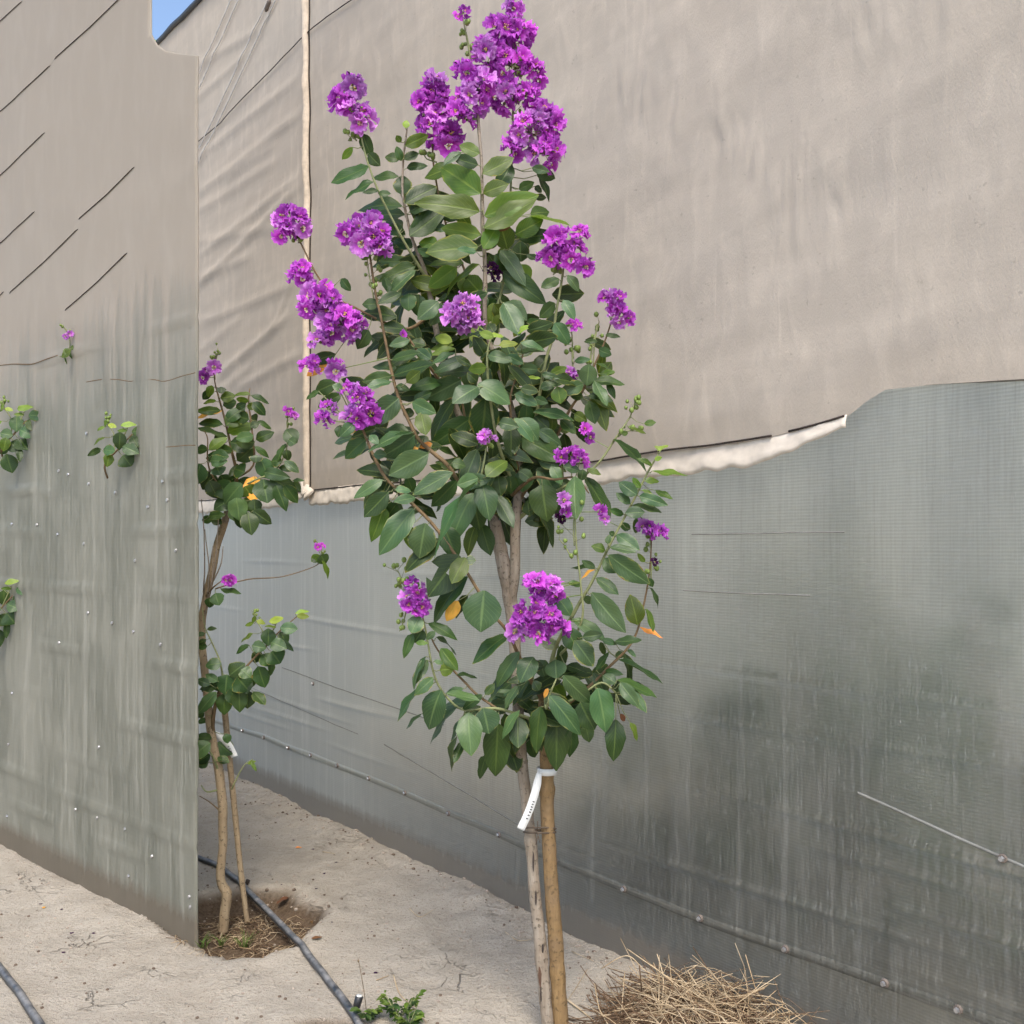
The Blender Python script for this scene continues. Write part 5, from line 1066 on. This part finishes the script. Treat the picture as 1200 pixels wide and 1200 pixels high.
def weed(x, y, n_, h_, label, seed):
    q = gnd(x, y); q.z = gh(q.x, q.y); root = empty('weed', q); tag(root, label, 'weed'); r = random.Random(seed); m = MB(); tips = []
    for i in range(n_):
        a = r.uniform(0, 6.28); l = r.uniform(.55, 1) * h_; d = Vector((math.cos(a) * .75, math.sin(a) * .75, 1)).normalized(); P = [Vector((0, 0, -.003)), d * l * .5, d * l]
        m.tube(P, [.0014, .0012, .0008], 4); tips.append((P, a))
    m.build('stem', M_TWIGG, root)
    for P, a in tips:
        for k in range(7):
            u = 0.3 + 0.7 * k / 6; p = P[0].lerp(P[2], u); an = a + r.choice((-1, 1)) * r.uniform(.5, 1.3); L = r.uniform(.014, .032)
            ax = Vector((math.cos(an), math.sin(an), r.uniform(0, .7))).normalized(); aa, b_, nn = frame(ax, Vector((0, -.5, 1)))
            link('leaf', LEAF['g' if k < 5 else 'y'][k % 5], root, Matrix.Translation(p) @ Matrix((aa, b_, nn)).transposed().to_4x4() @ Matrix.Diagonal((L, L * .42, L, 1)))
weed(468, 1196, 11, .115, 'small bushy green weed on the sand between hose and tree', 2); weed(432, 1196, 6, .06, 'tiny green weed close to the hose dripper', 5); weed(478, 1208, 9, .07, 'low green weed in front of the small bushy weed', 9)
gs = gnd(430, 1190); m = MB(); P = [W3(430, 1192, gs.y), W3(427, 1165, gs.y), W3(422, 1135, gs.y + .01), W3(420, 1126, gs.y + .01)]; m.tube([Vector(p) - gs for p in smooth_path(P, 4)], .0011, 4); m.ball(Vector(P[-1]) - gs, .0032, 0, 6, 4, 1.6)
o = m.build('seed_stalk', simple('stalk_brown', (0.16, 0.12, 0.07), .7)); o.location = gs; tag(o, 'thin upright seed stalk beside the hose dripper', 'stalk')
# fallen blossoms, leaves, crumbs of soil
def petal_blob(seed):
    r = random.Random(seed); m = MB()
    for k in range(5):
        a = r.uniform(0, 6.28); vs_ = []
        for i in range(3):
            for j in range(3): vs_.append(Vector((math.cos(a) * i * .35 - math.sin(a) * (j - 1) * .3, math.sin(a) * i * .35 + math.cos(a) * (j - 1) * .3, .1 + .25 * r.random())))
        m.add(vs_, [(i * 3 + j, i * 3 + j + 1, i * 3 + j + 4, i * 3 + j + 3) for i in range(2) for j in range(2)])
    m.ball((0, 0, .15), .28, 0, 6, 4); o = m.build('fallen_blossom', M_PET3); me = o.data; bpy.data.objects.remove(o); return me
PB = [petal_blob(s) for s in range(3)]
for i, (x, y) in enumerate(((344, 985), (367, 996), (394, 1011), (380, 1024), (370, 1043), (440, 1140), (48, 1060), (72, 1070), (84, 1097), (110, 1097), (75, 1118), (389, 1083), (253, 1010), (427, 1090), (436, 1090), (296, 1007), (330, 1040))):
    q = gnd(x, y); o = bpy.data.objects.new('fallen_blossom', PB[i % 3]); COL.objects.link(o); o.location = (q.x, q.y, gh(q.x, q.y) - .0015); k_ = .010 if i < 11 else .006; o.scale = (k_ * 1.1, k_, k_); o.rotation_euler = (0, 0, i * 1.7)
    tag(o, 'withered dark purple blossom fallen on the sand', 'blossom', 'fallen blossoms on the sand')
for i, (x, y, k, L, lab) in enumerate(((346, 994, 'o', .030, 'small yellow fallen leaf beside a withered blossom near the wall'), (50, 1068, 'o', .026, 'small yellow fallen leaf on sand in front of the partition'), (249, 1104, 'w', .045, 'curled tan dead leaf in the damp basin'), (338, 1046, 'w', .07, 'brown curled leaf on the far rim of the basin'), (364, 1066, 'w', .04, 'dry brown leaf scrap on sand right of the basin'), (365, 1105, 'w', .04, 'dry brown leaf scrap touching the black hose'))):
    q = gnd(x, y); o = bpy.data.objects.new('fallen_leaf', LEAF[k][i % 5]); COL.objects.link(o); o.location = (q.x, q.y, gh(q.x, q.y) + .006); o.scale = (L, L * .45, L * .6); o.rotation_euler = (.15, -.05, i * 1.3 + .3); tag(o, lab, 'leaf')
rs = random.Random(4); m = MB(); cb = Vector((-.6, 3.6, 0))
for i in range(7000):
    x, y = rs.uniform(-2.6, .7), rs.uniform(2.55, 6.2)
    if BW.dist(x, y) < 0.0: continue
    dens = 0.35 + nz(x * 2.5, y * 2.5, 11)
    edge = math.exp(-((BW.dist(x, y) - .07) / .10) ** 2) + 1.2 * math.exp(-((basin_r(x, y) - .95) / .12) ** 2)
    if rs.random() > dens + edge: continue
    s_ = rs.choice((.0014, .0018, .0022, .003, .004, .006)) * (1.5 if edge > .6 and rs.random() < .4 else 1); m.ball(Vector((x, y, gh(x, y) + s_ * .3)) - cb, s_, 1 if rs.random() < .3 else 0, 5, 3, .7)
o = m.build('soil_crumbs', [simple('crumb_pale', (.38, .32, .26), .9, .1), simple('crumb_dark', (.16, .12, .09), .9, .1)], None, False); o.location = cb; tag(o, 'loose soil crumbs scattered over the sand', 'soil', kind='stuff')

# ---------------------------------------------------------------- plants inside the greenhouse, seen dimly through the sheet
def shrub(tt, yy, h_, w_, label, seed, leafk):
    base = BW.world(tt, yy, 0); root = empty('greenhouse_plant', base); tag(root, label, 'plant', 'plants inside the greenhouse'); r = random.Random(seed); m = MB(); tw = MB()
    for k in range(7):
        a = k * 2.4; tip = Vector((math.cos(a) * w_ * .6, math.sin(a) * w_ * .6, h_ * r.uniform(.6, .95))); tw.tube([(0, 0, -.03), tip * .5 + Vector((0, 0, .1)), tip], [.014, .010, .005], 5)
    for k in range(420):
        a = r.uniform(0, 6.28); u = r.random() ** .6; p = Vector((math.cos(a) * w_ * u, math.sin(a) * w_ * u, h_ * (.15 + .85 * r.random() * (1 - .45 * u * u)))); L = r.uniform(.08, .16)
        ax = Vector((math.cos(a), math.sin(a), r.uniform(-.6, .4))).normalized(); aa, b_, nn = frame(ax, Vector((r.uniform(-.5, .5), r.uniform(-.5, .5), 1))); p2 = p + aa * L
        m.add([p, p + aa * L * .5 + b_ * L * .25, p2, p + aa * L * .5 - b_ * L * .25], [(0, 1, 2, 3)], 0, [(0, .5), (.5, 1), (1, .5), (.5, 0)])
    tw.build('stem', M_TWIG, root); o = m.build('foliage', ML[leafk], root); o['kind'] = 'stuff'
for tt, yy, h_, w_, lab, sd_, k in ((-.2, .95, 1.0, .42, 'dim dark green bush behind the plastic sheet near the tall tree', 1, 'g'), (.55, .9, 1.2, .45, 'dim dark green bush behind the plastic sheet past the straw heap', 2, 'g'), (1.25, 1.0, 1.45, .5, 'tall dim green bush behind the plastic sheet under the raised tarp corner', 3, 'b'), (1.9, .95, 1.3, .5, 'dim dark bush behind the nearest stretch of plastic sheet', 4, 'g'), (.15, 1.6, 1.7, .5, 'tall dim bush standing deep inside the greenhouse', 5, 'b'), (1.6, 1.8, 1.9, .6, 'tallest dim bush standing deep inside the greenhouse', 6, 'g')):
    shrub(tt, yy, h_, w_, lab, sd_, k)
v0, v1 = BW.at(120, 600)[0] - 1, T1 + 1
inner = empty('inner_curtain', BW.world(0, 2.6, 0), BW.rz); tag(inner, 'pale grey inner curtain far behind the plastic sheet', 'curtain')
sheet_grid('curtain', frange(v0, v1, .08), lambda q: -.05, lambda q: 2.6, 20, lambda q, z: .05 * math.sin(q * 9 + nz(q, z) * 2), simple('curtain_grey', (.62, .63, .60), .8, .1), inner)
